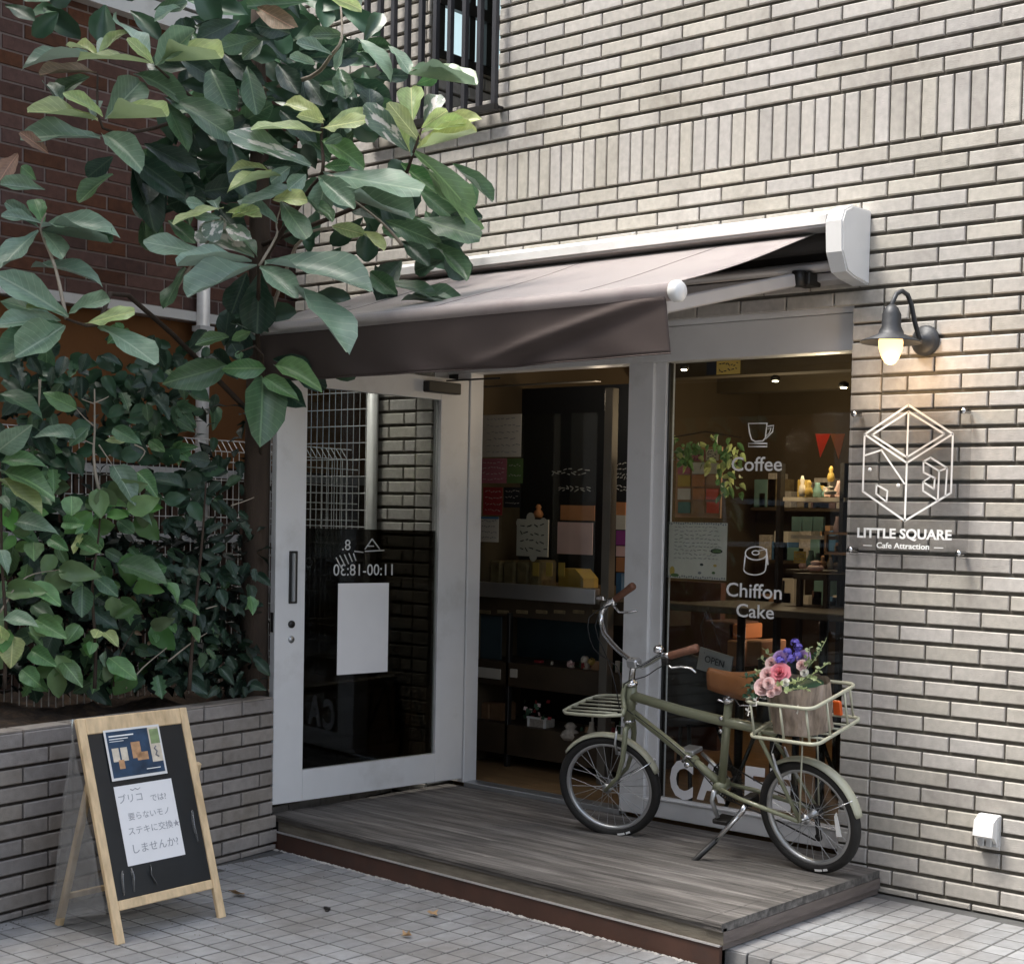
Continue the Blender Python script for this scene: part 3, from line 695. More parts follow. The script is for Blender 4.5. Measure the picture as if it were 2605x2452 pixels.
# ------------------------------------------------------------------ wall lamp
mat('lamp_iron',(.045,.047,.05),.5,metal=.4,var=.2,bump=.2)
mat('bulb_glass',(1,.60,.24),.3,emit=.9); mat('bulb_core',(1,.80,.42),.3,emit=3)
lp=thing('wall_lamp',(2.30,-.05,2.2),'lit black goosenecked wall lamp with amber glass bulb above the acrylic sign','lamp')
ax=2.285; ay=-.20
m=MB(); m.lathe([(.06,0),(.06,.012),(.045,.022),(.02,.03),(.02,.05)],(ax+.045,-.004,2.21),(0,-1,0),20); m.build('wall_plate','lamp_iron',lp)
m=MB(); m.tube([(ax+.045,-.03,2.21),(ax+.042,-.06,2.22),(ax+.035,-.085,2.28),(ax+.028,-.10,2.34),(ax+.022,-.12,2.373),(ax+.014,-.15,2.385),(ax+.006,-.18,2.37),(ax,-.2,2.33),(ax,-.2,2.30)],.0095,8); m.build('gooseneck','lamp_iron',lp)
m=MB(); m.lathe([(.012,.112),(.025,.10),(.037,.075),(.037,.03),(.047,.012),(.05,.0),(.118,-.028),(.12,-.033),(.112,-.030),(.05,-.008),(.03,.0)],(ax,ay,2.215),(0,0,1),26); m.build('lamp_shade','lamp_iron',lp)
m=MB(); m.lathe([(.044,0),(.048,-.02),(.046,-.045),(.034,-.08),(.02,-.10),(.008,-.106)],(ax,ay,2.205),(0,0,1),20); bo=m.build('glass_bulb','bulb_glass',lp)
m=MB(); m.lathe([(.006,0),(.016,-.02),(.012,-.06),(.003,-.07)],(ax,ay-.002,2.20),(0,0,1),12); m.build('filament','bulb_core',bo)
ld=bpy.data.lights.new('lamp_light','POINT'); ld.energy=1.0; ld.color=(1,.66,.34); ld.shadow_soft_size=.04; lo=bpy.data.objects.new('lamp_light',ld); COL.objects.link(lo); lo.location=(ax+.02,ay-.03,2.075)
# ------------------------------------------------------------------ outlet
ob=thing('outdoor_socket',(2.675,-.02,.27),'small white weatherproof socket box low on the brick wall','socket')
m=MB(); m.prism([(2.635,.0,.255),(2.635,0,.385),(2.635,-.035,.385),(2.635,-.062,.37),(2.635,-.072,.315),(2.635,-.055,.31)],(.082,0,0)); m.build('cover','white_metal',ob)
m=MB(); m.cbox((2.632,-.03,.27),(2.72,.002,.392),.004); m.build('back_plate','wire_white',ob)
m=MB(); m.cbox((2.648,-.05,.272),(2.672,-.03,.309),.003); m.cbox((2.68,-.05,.272),(2.704,-.03,.309),.003); m.build('outlet','alu',ob)
# ------------------------------------------------------------------ bicycle
mat('olive_paint',(.215,.225,.145),.38,var=.06,scale=12,coat=.3); mat('pale_olive',(.42,.42,.32),.4,var=.06,coat=.2)
mat('tyre_rubber',(.014,.013,.012),.75,var=.3,scale=30,bump=.3,bscale=150); mat('grip_leather',(.15,.062,.035),.6,var=.25,scale=60,bump=.4)
mat('saddle_leather',(.205,.085,.03),.42,var=.12,scale=14,bump=.15); mat('orange_reflector',(.8,.13,.02),.3); mat('rim_alloy',(.66,.66,.67),.3,metal=.45,var=.05); mat('cable_black',(.01,.01,.01),.5)
BR=Vector((2.025,-.214,DZ)); BF=Vector((.985,-.182,DZ)); EX=(BF-BR).normalized(); SD=Vector((-EX.y,EX.x,0)); SD=SD if SD.y<0 else -SD
LEAN=.24; EU=Vector((0,0,1))*math.cos(LEAN)+SD*math.sin(LEAN); EW=SD*math.cos(LEAN)-Vector((0,0,1))*math.sin(LEAN)
def b3(u,v,w_=0): return BR+EX*u+EU*v+EW*w_
WB=(BF-BR).length; RW=.236
bike=thing('bicycle',(BR+BF)/2,'olive green small wheeled cargo bicycle leaning on its kickstand on the deck','bicycle')
def bt(name,pts,r,mt,parent=bike,n=10,closed=False,**k):
    m=MB(); m.tube([b3(*p) for p in pts],r,n,closed); return m.build(name,mt,parent)
m=MB()
for pts,r in [([(.858,.70),(.90,.545)],.024),([(.868,.655),(.60,.615),(.35,.59),(.12,.578)],.0215),([(.885,.585),(.60,.415),(.575,.40)],.0165),([(.565,.398),(.52,.37),(.43,.31)],.0175),([(.335,.69),(.43,.31)],.0175)]:
    m.tube([b3(*p) for p in pts],r,12)
for s_ in(1,-1):
    m.tube([b3(.42,.305,.03*s_),b3(.3,.285,.05*s_),b3(.01,.238,.062*s_)],.0095,8)
    m.tube([b3(.18,.60,.02*s_),b3(.17,.55,.035*s_),b3(.0,.238,.062*s_)],.0085,8)
m.lathe([(.024,-.035),(.024,.035)],b3(.43,.305),EW,14)
m.build('frame','olive_paint',bike)
m=MB(); m.cbox((-.03,-.022,-.02),(.03,.022,.02),.006,M=frameM(b3(.58,.405),b3(1,.66)-b3(.5,.35),EW)); m.build('frame_hinge','olive_paint',bike)
m=MB(); m.tube([b3(.555,.42,.02),b3(.575,.43,.03),b3(.60,.40,.03)],.007,6); m.lathe([(.012,0),(.012,.03)],b3(.585,.385,.0),EW,10); m.build('hinge_lever','chrome',bike)
m=MB(); m.lathe([(.026,.0),(.027,.012),(.022,.016)],b3(.857,.70),EU,16); m.lathe([(.026,.0),(.027,-.012)],b3(.902,.545),EU,16); m.build('headset','chrome',bike)
# steering frame
ST=.34; SF=EX*math.cos(ST)+EW*math.sin(ST); SWv=EW*math.cos(ST)-EX*math.sin(ST); S0=b3(.915,0)   # steering axis foot
def s3(f,v,w_=0): return b3(.915,0)+SF*f+EU*v+SWv*w_
FHU=WB-.915
def fork():
    m=MB(); m.tube([b3(.902,.54),b3(.906,.515)],.02,12)
    for s_ in(1,-1): m.tube([s3(-.01,.515,.0),s3(-.008,.512,.045*s_),s3(.0,.46,.055*s_),s3(.02,.38,.056*s_),s3(.055,.30,.056*s_),s3(FHU,.236,.056*s_)],[.012,.013,.0125,.0115,.0095,.008],10)
    return m.build('fork','olive_paint',bike)
fork()
def wheel(cen,ex,eu,ew,name,gear=False):
    rim=MB(); c=cen
    prof=[(.190,-.0125),(.186,-.006),(.184,0),(.186,.006),(.190,.0125),(.200,.0125),(.202,.011),(.194,.006),(.194,-.006),(.202,-.011),(.200,-.0125)]
    def ringm(m,prof,n=56,wav=0):
        N=len(prof); vs=[];fs=[]
        for i in range(n):
            a=2*math.pi*i/n; rd=ex*math.cos(a)+eu*math.sin(a)
            for (r,h) in prof: vs.append(c+rd*r+ew*h)
        for i in range(n):
            for k in range(N): fs.append((i*N+k,i*N+(k+1)%N,((i+1)%n)*N+(k+1)%N,((i+1)%n)*N+k))
        m.add(vs,fs,smooth=True)
    ringm(rim,prof); 
    ty=MB(); tp=[(.196+.021+.021*math.cos(t)*1.0,.0225*math.sin(t)) for t in [2*math.pi*k/12 for k in range(12)]]
    tp=[(min(r,RW),h) for r,h in tp]; ringm(ty,tp,72)
    hub=MB(); hub.lathe([(.008,-.06),(.008,-.035),(.022,-.033),(.022,-.028),(.013,-.024),(.013,.024),(.022,.028),(.022,.033),(.008,.035),(.008,.06)],c,ew,14)
    spk=MB()
    for i in range(28):
        a=2*math.pi*i/28; s_=1 if i%2 else -1; a2=a+(.75 if (i//2)%2 else -.75)
        p=c+(ex*math.cos(a2)+eu*math.sin(a2))*.021+ew*.03*s_; q=c+(ex*math.cos(a)+eu*math.sin(a))*.186+ew*.003*s_
        spk.tube([p,q],.0013,4,cap=False)
    o=hub.build(name,'alu',bike); rim.build('rim','alu',o); ty.build('tyre','tyre_rubber',o)
    for i in range(0): pass
    spk.build('spokes','alu',o)
    m=MB()
    for k in range(9):
        if k in (3,): continue
        a=-1.9+k*.032
        rd=ex*math.cos(a)+eu*math.sin(a); tg=-ex*math.sin(a)+eu*math.cos(a); p=c+rd*.2185+ew*.0222
        m.prism([p-rd*.0045-tg*.0035,p-rd*.0045+tg*.0035,p+rd*.0045+tg*.0035,p+rd*.0045-tg*.0035],ew*.0012)
    m.build('tyre_print','letter_white',o)
    return o
wheel(b3(0,RW),EX,EU,EW,'rear_wheel'); wheel(s3(FHU,RW),SF,EU,SWv,'front_wheel')
m=MB(); c=b3(0,RW); a=-.35; rd=lambda a:-EX*math.cos(a)+EU*math.sin(a)
m.prism([c+rd(.20)*.135+EW*.012,c+rd(.30)*.15+EW*.012,c+rd(-.34)*.165+EW*.012,c+rd(-.40)*.145+EW*.012],EW*.006); m.build('spoke_reflector','letter_white',bike)
def fender(cen,ex,eu,ew,a0,a1,name,r=.252,w_=.026):
    m=MB()
    def f(u,v):
        a=a0+(a1-a0)*u; t=(v-.5)*2; rr=r-.012*t*t
        if u<.03 or u>.97: rr-=.0
        return cen+(ex*math.cos(a)+eu*math.sin(a))*rr+ew*(w_*t*(1 if .03<u<.97 else .8))
    m.grid(f,26,6); o=m.build(name,'pale_olive',bike); s_=o.modifiers.new('s','SOLIDIFY'); s_.thickness=.0025; return o
fr_=fender(b3(0,RW),-EX,EU,EW,R_(8),R_(122),'rear_mudguard'); ff_=fender(s3(FHU,RW),SF,EU,SWv,R_(42),R_(165),'front_mudguard',.25)
m=MB(); c=b3(0,RW)
for s_ in(1,-1): m.tube([c+EW*.062*s_,c+rd(R_(25))*.16+EW*.04*s_,c+rd(R_(25))*.252+EW*.02*s_],.0022,5)
m.build('mudguard_stay','chrome',bike)
m=MB(); c=s3(FHU,RW); r2=lambda a:-SF*math.cos(a)+EU*math.sin(a)
for s_ in(1,-1): m.tube([c+SWv*.06*s_,c+r2(R_(28))*.25+SWv*.022*s_],.0022,5)
m.build('mudguard_stay','chrome',bike)
# brakes
m=MB(); 
for s_ in(1,-1): m.tube([s3(.04,.50,.03*s_),s3(.05,.45,.045*s_),s3(.05,.40,.04*s_)],.006,6); m.cbox((-.02,-.006,-.006),(.02,.006,.006),.002,M=frameM(s3(.04,.40,.03*s_),SF,EU))
m.tube([s3(.045,.50,.03),s3(.05,.515,0),s3(.045,.50,-.03)],.0015,5); m.build('front_brake','alu',bike)
m=MB()
for s_ in(1,-1): m.tube([b3(.115,.50,.04*s_),b3(.10,.44,.045*s_),b3(.07,.37,.045*s_)],[.005,.008,.005],6)
m.tube([b3(.12,.50,.04),b3(.13,.53,0),b3(.12,.5,-.04)],.0015,5); m.build('rear_brake','alu',bike)
# handlebar
bar=bt('handlebar',[(.497,.902,.14),(.55,.893,.115),(.60,.875,.09),(.66,.845,.065),(.745,.805,.035),(.80,.80,.008),(.83,.802,-.01),(.88,.808,-.03),(.95,.825,-.055),(1.03,.845,-.095),(1.10,.872,-.13),(1.145,.915,-.165),(1.155,.95,-.185),(1.13,.985,-.198),(1.075,1.012,-.205)],.0115,'chrome')
st=bt('stem',[(.86,.70,0),(.843,.76,0),(.822,.82,0)],.0135,'chrome'); m=MB(); m.cbox((-.03,-.02,-.022),(.03,.02,.022),.008,M=frameM(b3(.825,.803,0),EX,EU)); m.build('stem_clamp','alu',st)
for A,B_ in[((.497,.902,.14),(.372,.935,.105)),((1.08,1.010,-.205),(.972,1.076,-.222))]:
    m=MB(); pa,pb=b3(*A),b3(*B_); m.tube([pa,pa.lerp(pb,.05),pa.lerp(pb,.5),pa.lerp(pb,.95),pb],[.013,.0165,.0155,.0175,.015],12); m.build('grip','grip_leather',bar)
def lever(name,pts):
    m=MB(); m.tube([b3(*p) for p in pts],[.006]+[.005]*(len(pts)-2)+[.004],7,flat=1.4); return m.build(name,'chrome',bike)
lever('brake_lever',[(.51,.868,.145),(.49,.852,.14),(.45,.858,.13),(.41,.852,.12),(.385,.836,.12)])
lever('brake_lever',[(1.09,.985,-.2),(1.06,.955,-.2),(1.01,.955,-.205),(.965,.965,-.21)])
m=MB(); m.cbox((-.015,-.015,-.012),(.02,.012,.012),.004,M=frameM(b3(.515,.885,.14),EX,EU)); m.build('lever_clamp','black_metal',bike)
m=MB(); m.cbox((-.02,-.015,-.012),(.02,.015,.012),.004,M=frameM(b3(1.10,1.0,-.205),EX,EU)); m.cbox((-.015,-.01,-.01),(.03,.012,.01),.004,M=frameM(b3(1.15,1.015,-.2),EX,EU)); m.build('shifter','chrome',bike)
m=MB(); m.lathe([(.0,.024),(.012,.022),(.02,.014),(.023,.0),(.018,-.004),(.006,-.012)],b3(.585,.905,.1),EU,16); m.build('bell','chrome',bike)
m=MB()
for pts in [[(.51,.87,.14),(.60,.83,.11),(.72,.77,.06),(.86,.72,.04),(.885,.62,.035),(.84,.58,.03)],[(1.09,.99,-.2),(1.19,.94,-.14),(1.10,.83,-.05),(.93,.78,0),(.885,.68,.035),(.87,.60,.035)],[(1.12,1.0,-.2),(1.17,.90,-.15),(1.0,.78,-.03),(.92,.66,.03),(.93,.55,.02)],[(.84,.58,.026),(.7,.50,.022),(.58,.42,.022),(.45,.31,.03)]]:
    P=[b3(*p) for p in pts]; Q=[]
    for i in range(len(P)-1):
        for t in(0,.33,.66): 
            p0=P[max(i-1,0)];p1=P[i];p2=P[i+1];p3=P[min(i+2,len(P)-1)]
            Q.append(.5*((2*p1)+(p2-p0)*t+(2*p0-5*p1+4*p2-p3)*t*t+(3*p1-p0-3*p2+p3)*t**3))
    Q.append(P[-1]); m.tube(Q,.0025,5)
m.build('cables','cable_black',bike)
# saddle
m=MB()
def sad(u,v):
    # u along length: nose 0 -> tail 1 ; v across
    t=(v-.5)*2; wd=.026+.054*max(0,min(1,(u-.35)/.6))**1.1+.012*u; L_=.30
    x=.418-L_*u; dr=.0+ (abs(t)**2.2)*(.085+.02*u)
    z=.818+.022*u*u-.014*math.sin(math.pi*u)-dr
    return b3(x,z,wd*math.sin(t*math.pi/2*.98))
m.grid(sad,18,14); o=m.build('saddle','saddle_leather',bike); s_=o.modifiers.new('s','SOLIDIFY'); s_.thickness=.006
m=MB(); m.grid(lambda u,v: sad(.97+.03*u,v)+EU*(-.0),1,14)
sp_=MB()
for s_ in(1,-1):
    sp_.tube([b3(.40,.79,.012*s_),b3(.33,.765,.02*s_),b3(.24,.765,.03*s_),b3(.17,.79,.04*s_)],.0035,6)
    Q=[]; c=(.175,.715,.038*s_)
    for i in range(60):
        a=i*.63; Q.append(b3(c[0]+.017*math.cos(a),.695+.0016*i,c[2]+.017*math.sin(a)))
    sp_.tube(Q,.0028,5)
sp_.tube([b3(.16,.698,.05),b3(.24,.69,.05),b3(.30,.72,.02)],.0035,6); sp_.tube([b3(.16,.698,-.05),b3(.24,.69,-.05),b3(.30,.72,-.02)],.0035,6)
sp_.build('saddle_springs','chrome',bike)
bt('seat_post',[(.337,.68,0),(.316,.77,0)],.0125,'chrome'); m=MB(); m.lathe([(.022,-.012),(.022,.012)],b3(.336,.688),EU,14); m.tube([b3(.335,.69,.0),b3(.345,.69,.03),b3(.36,.70,.04)],.005,6); m.build('seat_clamp','chrome',bike)
m=MB(); m.lathe([(.008,0),(.010,.01),(.008,.014)],b3(.365,.615,.02),EW,8); m.lathe([(.008,0),(.010,.01),(.008,.014)],b3(.375,.56,.02),EW,8); m.build('frame_bolt','chrome',bike)
# crank, chain
bbp=(.43,.305)
m=MB(); c=b3(*bbp,-.045); n=36
for i in range(n):
    a=2*math.pi*i/n; b_=2*math.pi*(i+1)/n
    f=lambda a,r: c+(EX*math.cos(a)+EU*math.sin(a))*r
    m.prism([f(a,.066),f((a+b_)/2,.088),f(b_,.066),f(b_,.055),f(a,.055)],EW*.004)
for k in range(5):
    a=k*1.2566; f=lambda a,r: c+(EX*math.cos(a)+EU*math.sin(a))*r
    m.tube([f(a,.01),f(a,.06)],.006,5)
m.build('chainring','black_metal',bike)
cr=MB(); e1=(.43+.135,.305+.085); e2=(.43-.135,.305-.085)
cr.tube([b3(*bbp,.05),b3(.425+.02,.30-.04,.058),b3(.37+.05,.19,.062)],[.013,.010,.008],8)
cr.tube([b3(*bbp,-.05),b3(.50,.36,-.058),b3(.57,.41,-.062)],[.013,.010,.008],8); cro=cr.build('crank','alu',bike)
for c,s_ in[((.415,.17),1),((.60,.43),-1)]:
    m=MB(); m.cbox((-.038,-.010,-.0),(.038,.010,.07),.004,M=frameM(b3(c[0],c[1],.066*s_),EX*s_,EU)); m.build('pedal','alu' if s_<0 else 'black_metal',cro)
m=MB(); Q=[b3(.43+.085*math.cos(t),.305+.085*math.sin(t),-.045) for t in [R_(a) for a in range(-95,96,15)]]+[b3(.2,.30,-.045),b3(.02,.262,-.045)]+[b3(-.03,.235,-.045),b3(.0,.205,-.045),b3(.01,.16,-.05),b3(-.01,.125,-.05),b3(.02,.11,-.05),b3(.2,.17,-.045)]
m.tube(Q,.0035,5,closed=True); m.build('chain','black_metal',bike)
m=MB(); m.lathe([(.035,-.01),(.03,.0),(.022,.01)],b3(0,RW,-.04),EW,16); m.cbox((-.012,-.055,-.006),(.012,.055,.006),.004,M=frameM(b3(.005,.165,-.055),EX,EU)); m.lathe([(.016,-.005),(.016,.005)],b3(.005,.125,-.052),EW,12); m.build('derailleur','black_metal',bike)
# kickstand
ks=bt('kickstand',[(.28,.262,.045),(.292,.235,.06),(.33,.19,.085),(.40,.115,.125)],[.014,.013,.0105,.010],'chrome'); bt('stand_tip',[(.395,.12,.122),(.50,.015,.20),(.512,.006,.206)],[.0125,.0125,.014],'black_metal',ks)
bt('stand_spring',[(.30,.22,.075),(.385,.118,.13)],.004,'alu',ks)
m=MB(); m.cbox((-.025,-.02,-.03),(.02,.02,.03),.004,M=frameM(b3(.28,.27,.01),EX,EU)); m.build('stand_bracket','black_metal',bike)
# front rack: loop with slats
def rk(u,w_,v=.598): return b3(u,v-.05*(u-.95),w_)
rc=MB(); RL=[(.84,.10),(.92,.125),(1.06,.13),(1.15,.125),(1.185,.10),(1.195,.05),(1.195,-.06),(1.18,-.105),(1.14,-.125),(1.0,-.13),(.92,-.12),(.87,-.06),(.855,0)]
rc.tube([rk(u,w_) for u,w_ in RL[:11]],.0075,8); rko=rc.build('front_rack','pale_olive',bike)
for w_ in(.085,.045,.0,-.045,-.085):
    m=MB(); m.tube([rk(.885,w_),rk(1.192,w_)],.0045,6); m.build('slat','pale_olive',rko)
for s_ in(1,-1):
    m=MB(); m.tube([rk(.84,.10*s_),rk(.86,.06*s_,.61),b3(.885,.66,.035*s_),b3(.87,.71,.03*s_),b3(.86,.715,.0)],.0105,8); m.build('rack_support','olive_paint',rko)
# rear basket
def rbox(z,xa,xb,w_,r=.035):
    P=[]
    for (cx,cw,a0) in [(xb+r,-w_+r,180),(xa-r,-w_+r,270),(xa-r,w_-r,0),(xb+r,w_-r,90)]:
        for k in range(5):
            a=R_(a0+k*22.5); P.append((cx+r*math.cos(a),cw+r*math.sin(a)))
    return [b3(u,z,w2) for u,w2 in P]
m=MB(); m.tube(rbox(.752,.135,-.185,.155),.0075,8,True); bko=m.build('carrier_basket','pale_olive',bike)
m=MB(); m.tube(rbox(.613,.130,-.190,.158),.0075,8,True); m.build('lower_hoop','pale_olive',bko)
for u,w_ in[(.10,.156),(-.04,.156),(-.155,.15),(-.188,.06),(-.188,-.06),(-.15,-.156),(0,-.156),(.1,-.156),(.134,0)]:
    m=MB(); m.tube([b3(u,.752,w_),b3(u,.613,w_*1.01)],.005,7); m.build('upright','pale_olive',bko)
for w_ in(-.08,-.03,.03,.08):
    m=MB(); m.tube([b3(.13,.609,w_),b3(-.19,.609,w_)],.0045,6); m.build('slat','pale_olive',bko)
m=MB()
for s_ in(1,-1): m.tube([b3(.14,.61,.03*s_),b3(.2,.585,.0*s_)],.007,6); m.tube([b3(-.05,.60,.05*s_),b3(0,.24,.068*s_)],.004,6)
m.build('basket_stay','pale_olive',bko)
m=MB(); m.cbox((-.02,-.03,-.008),(.02,.03,.008),.005,M=frameM(b3(-.10,.655,-.13),EX*1.0,EU)); m.build('rear_reflector','orange_reflector',bike)
m=MB()
for a in range(7): m.tube([b3(.30,.715-.014*0+.0,.0),b3(.22,.705,.0)],.001,4)
# ------------------------------------------------------------------ bark planter with flowers in the basket
mat('bark',(.27,.21,.16),.9,var=.45,scale=16,bump=1,bscale=60,stretch=(3,3,.7),dirt=(.36,.29,.24),dscale=9,dlo=.42,dhi=.66)
mat('petal_pink',(.88,.36,.42),.6,var=.12,trans=.25); mat('petal_pale',(.88,.66,.64),.6,var=.12,trans=.25); mat('petal_violet',(.17,.13,.55),.6,var=.25,trans=.2); mat('petal_lilac',(.50,.34,.62),.6,var=.2,trans=.2)
mat('sprig_green',(.40,.47,.24),.6,var=.25,trans=.3,attr=('obj',.2)); mat('leaf_deep',(.04,.10,.05),.5,var=.25,trans=.2); mat('yellow_pale',(.78,.68,.34),.6,trans=.2); mat('daisy_white',(.8,.78,.72),.6,trans=.2)
PC=b3(-.035,.62,.02); pot=thing('bark_flower_pot',PC,'rough bark covered pot of artificial flowers in the rear bicycle basket','flower pot')
m=MB(); n=28
import mathutils.noise as MN
def potf(u,v):
    a=u*2*math.pi; r=(.118 if abs(math.cos(a))>.5 else .112)+.010*MN.noise(Vector((math.cos(a)*3,math.sin(a)*3,v*2)))+.004*MN.noise(Vector((math.cos(a)*14,math.sin(a)*14,v*3)))
    h=.185*v+(.012*MN.noise(Vector((math.cos(a)*2,math.sin(a)*2,9))) if v>.9 else 0)
    return PC+EX*(r*math.cos(a)*1.05)+EW*(r*math.sin(a)*.92)+EU*h
m.grid(potf,48,10); m.build('bark_wall','bark',pot)
m=MB(); m.lathe([(.098,.165),(.099,.17)],PC,EU,20); m.build('moss_fill','leaf_deep',pot)
def rose(c,up,r,mt,name='flower',layers=5):
    m=MB(); up=up.normalized(); a=Vector((1,0,0)); u=(a-up*a.dot(up)).normalized(); v=up.cross(u)
    for L_ in range(layers):
        n=4+L_; rr=r*(.25+.75*L_/(layers-1)); ti=.15+1.0*L_/(layers-1)
        for k in range(n):
            an=2*math.pi*k/n+L_*.6+ru(-.2,.2); d=u*math.cos(an)+v*math.sin(an); sd=up.cross(d); w_=rr*.62
            o=[]
            for i in range(4):
                t=i/3
                for j in range(3):
                    s_=(j-1)
                    p=c+d*(rr*t*math.sin(min(ti,1.35))*(1-.15*s_*s_))+up*(r*.75*t*math.cos(ti)-.10*r*L_+.12*r*math.sin(t*3))+sd*(s_*w_*math.sin(math.pi*(.18+.62*t)))
                    o.append(p+up*(.10*r*abs(s_)*t))
            m.add(o,[(i*3+j,i*3+j+1,i*3+j+4,i*3+j+3) for i in range(3) for j in range(2)],smooth=True)
    return m.build(name,mt,pot)
def bf(u,v,w_): return b3(u,v,w_)
for (u,v,w_,r,mt) in[(-.015,.862,.10,.038,'petal_pink'),(.035,.855,.11,.030,'petal_pale'),(.045,.815,.135,.034,'petal_pale'),(-.02,.81,.14,.020,'petal_pale'),(.02,.83,.135,.022,'petal_pale'),(.02,.90,.04,.030,'petal_lilac'),(-.06,.90,.0,.026,'petal_lilac'),(.05,.885,.06,.024,'petal_pale'),(-.085,.885,.05,.02,'petal_pale'),(.06,.85,.085,.018,'daisy_white'),(-.05,.835,.12,.016,'daisy_white'),(.0,.80,.15,.018,'petal_pale'),(-.10,.86,.06,.015,'daisy_white'),(.075,.87,.04,.016,'yellow_pale'),(.01,.835,.145,.022,'petal_pale')]:
    rose(bf(u,v,w_),(EU*.6+EW*.5+Vector((.3,-.3,0))),r*1.3,mt)
for (u,v,w_) in[(-.01,.925,.03),(-.04,.935,.0),(-.035,.905,.05),(.0,.90,.07),(-.055,.915,.03),(-.02,.95,-.01)]:
    m=MB()
    for k in range(26):
        d=Vector((ru(-1,1),ru(-1,1),ru(-.3,1))).normalized(); c=bf(u,v,w_)+d*.017; a=d.orthogonal().normalized()*.0075; b_=d.cross(a).normalized()*.0075
        m.add([c+a,c+b_,c-a,c-b_],[(0,1,2,3)])
    m.build('flower_cluster','petal_violet',pot)
def sprig(p0,p1,nl,ls,mt):
    m=MB(); p0=Vector(p0);p1=Vector(p1); d=(p1-p0); m.tube([p0,p0.lerp(p1,.5)+Vector((ru(-.01,.01),ru(-.01,.01),.005)),p1],.0014,4)
    for k in range(nl):
        t=.25+.75*k/nl; c=p0+d*t; o=Vector((ru(-1,1),ru(-1,1),ru(-.2,.9))).normalized(); tip=c+o*ls*ru(.7,1.2); sd=o.cross(Vector((ru(-1,1),ru(-1,1),ru(-1,1)))).normalized()*ls*.3; md=c.lerp(tip,.55)
        m.add([c,md+sd,tip,md-sd],[(0,1,2),(0,2,3)])
    m.build('sprig',mt,pot)
for (a,b_) in[((-.08,.84,.05),(-.16,.97,-.02)),((-.07,.84,.03),(-.11,.95,.02)),((-.09,.82,.08),(-.2,.90,.03)),((-.05,.82,.1),(-.13,.85,.12)),((-.04,.80,.11),(-.09,.815,.16)),((.05,.84,.06),(.11,.90,.05)),((.05,.83,.08),(.10,.86,.1)),((.03,.86,.05),(.09,.93,.04)),((-.1,.83,.03),(-.17,.84,.08)),((-.06,.86,.04),(-.12,.90,.06)),((-.03,.82,.12),(-.05,.84,.16)),((-.05,.80,.1),(-.14,.81,.1))]:
    sprig(bf(*a),bf(*b_),16,.022,'sprig_green')
for (a,b_) in[((.07,.82,.08),(.15,.80,.14)),((.07,.81,.1),(.13,.77,.17)),((.08,.82,.06),(.17,.83,.1)),((.06,.8,.1),(.08,.76,.17)),((.05,.84,.0),(.12,.87,-.02)),((-.05,.84,-.05),(-.08,.92,-.08))]:
    sprig(bf(*a),bf(*b_),14,.026,'leaf_deep')
for c in[(-.115,.745,.15),(.105,.72,.17),(.06,.765,.17)]:
    m=MB(); cc=bf(*c); 
    for k in range(5):
        a=k*1.257; f=Vector((math.cos(a)*.7,-.2,math.sin(a))); m.add([cc,cc+f*.012+Vector((.004,0,.004)),cc+f*.02,cc+f*.012-Vector((.004,0,.004))],[(0,1,2),(0,2,3)])
    m.build('small_flower','daisy_white',pot)
# ------------------------------------------------------------------ A-board
mat('pine_wood',(.70,.52,.31),.6,var=.2,scale=22,bump=.3,stretch=(2,2,.25),dirt=(.50,.35,.19),dscale=7,dlo=.5,dhi=.75); mat('chalkboard',(.012,.014,.016),.35,var=.4,scale=4,bump=.1); mat('poster_blue',(.02,.05,.10),.5,var=.5,scale=18)
mat('ink_grey',(.22,.22,.24),.8); mat('ink_pale',(.36,.36,.38),.8); mat('photo_tan',(.50,.28,.14),.6,var=.3,scale=40); mat('photo_pale',(.66,.58,.46),.6,var=.2,scale=40); mat('photo_green',(.25,.33,.15),.6,var=.3,scale=40)
glass('plastic_cover',(.80,.80,.79),.16,.10)
_nt=MATS['plastic_cover'].node_tree; _d=_nt.nodes.new('ShaderNodeBsdfDiffuse'); _d.inputs[0].default_value=(.6,.6,.6,1); _m=_nt.nodes.new('ShaderNodeMixShader'); _m.inputs[0].default_value=.16; _o=_nt.nodes['Material Output']; _s=_o.inputs['Surface'].links[0].from_socket; _nt.links.new(_s,_m.inputs[1]); _nt.links.new(_d.outputs[0],_m.inputs[2]); _nt.links.new(_m.outputs[0],_o.inputs['Surface'])
F0=Vector((.444,-2.262,GZ)); F1=Vector((.404,-1.795,GZ)); TOPC=Vector((.180,-2.03,.715))
ab=thing('a_frame_board',(.25,-2.03,GZ),'wooden folding A-board with handwritten sheet and photo card under clear plastic','signboard')
AXx=(F1-F0).normalized(); AWd=(F1-F0).length; UPb=(TOPC-(F0+F1)/2); UPb=(UPb-AXx*UPb.dot(AXx)); ALn=UPb.length; UPb.normalize(); AM=frameM(F0,AXx,UPb)   # x across, y up the board, z out
def ab_(name,a,b,mt,c=.003,parent=ab,**k):
    m=MB(); m.cbox(a,b,c,M=AM); return m.build(name,mt,parent,**k)
zf=AXx.cross(UPb); sgn=1 if zf.x>0 else -1
def Zs(a,b): return (min(a*sgn,b*sgn),max(a*sgn,b*sgn))
za,zb=Zs(-.02,0)
ab_('leg',(0,0,za),(.032,ALn,zb),'pine_wood'); ab_('leg',(AWd-.032,0,za),(AWd,ALn,zb),'pine_wood')
z1,z2=Zs(-.018,-.002)
ab_('crossbar',(.032,ALn-.06,z1),(AWd-.032,ALn,z2),'pine_wood'); ab_('crossbar',(.032,.115,z1),(AWd-.032,.15,z2),'pine_wood')
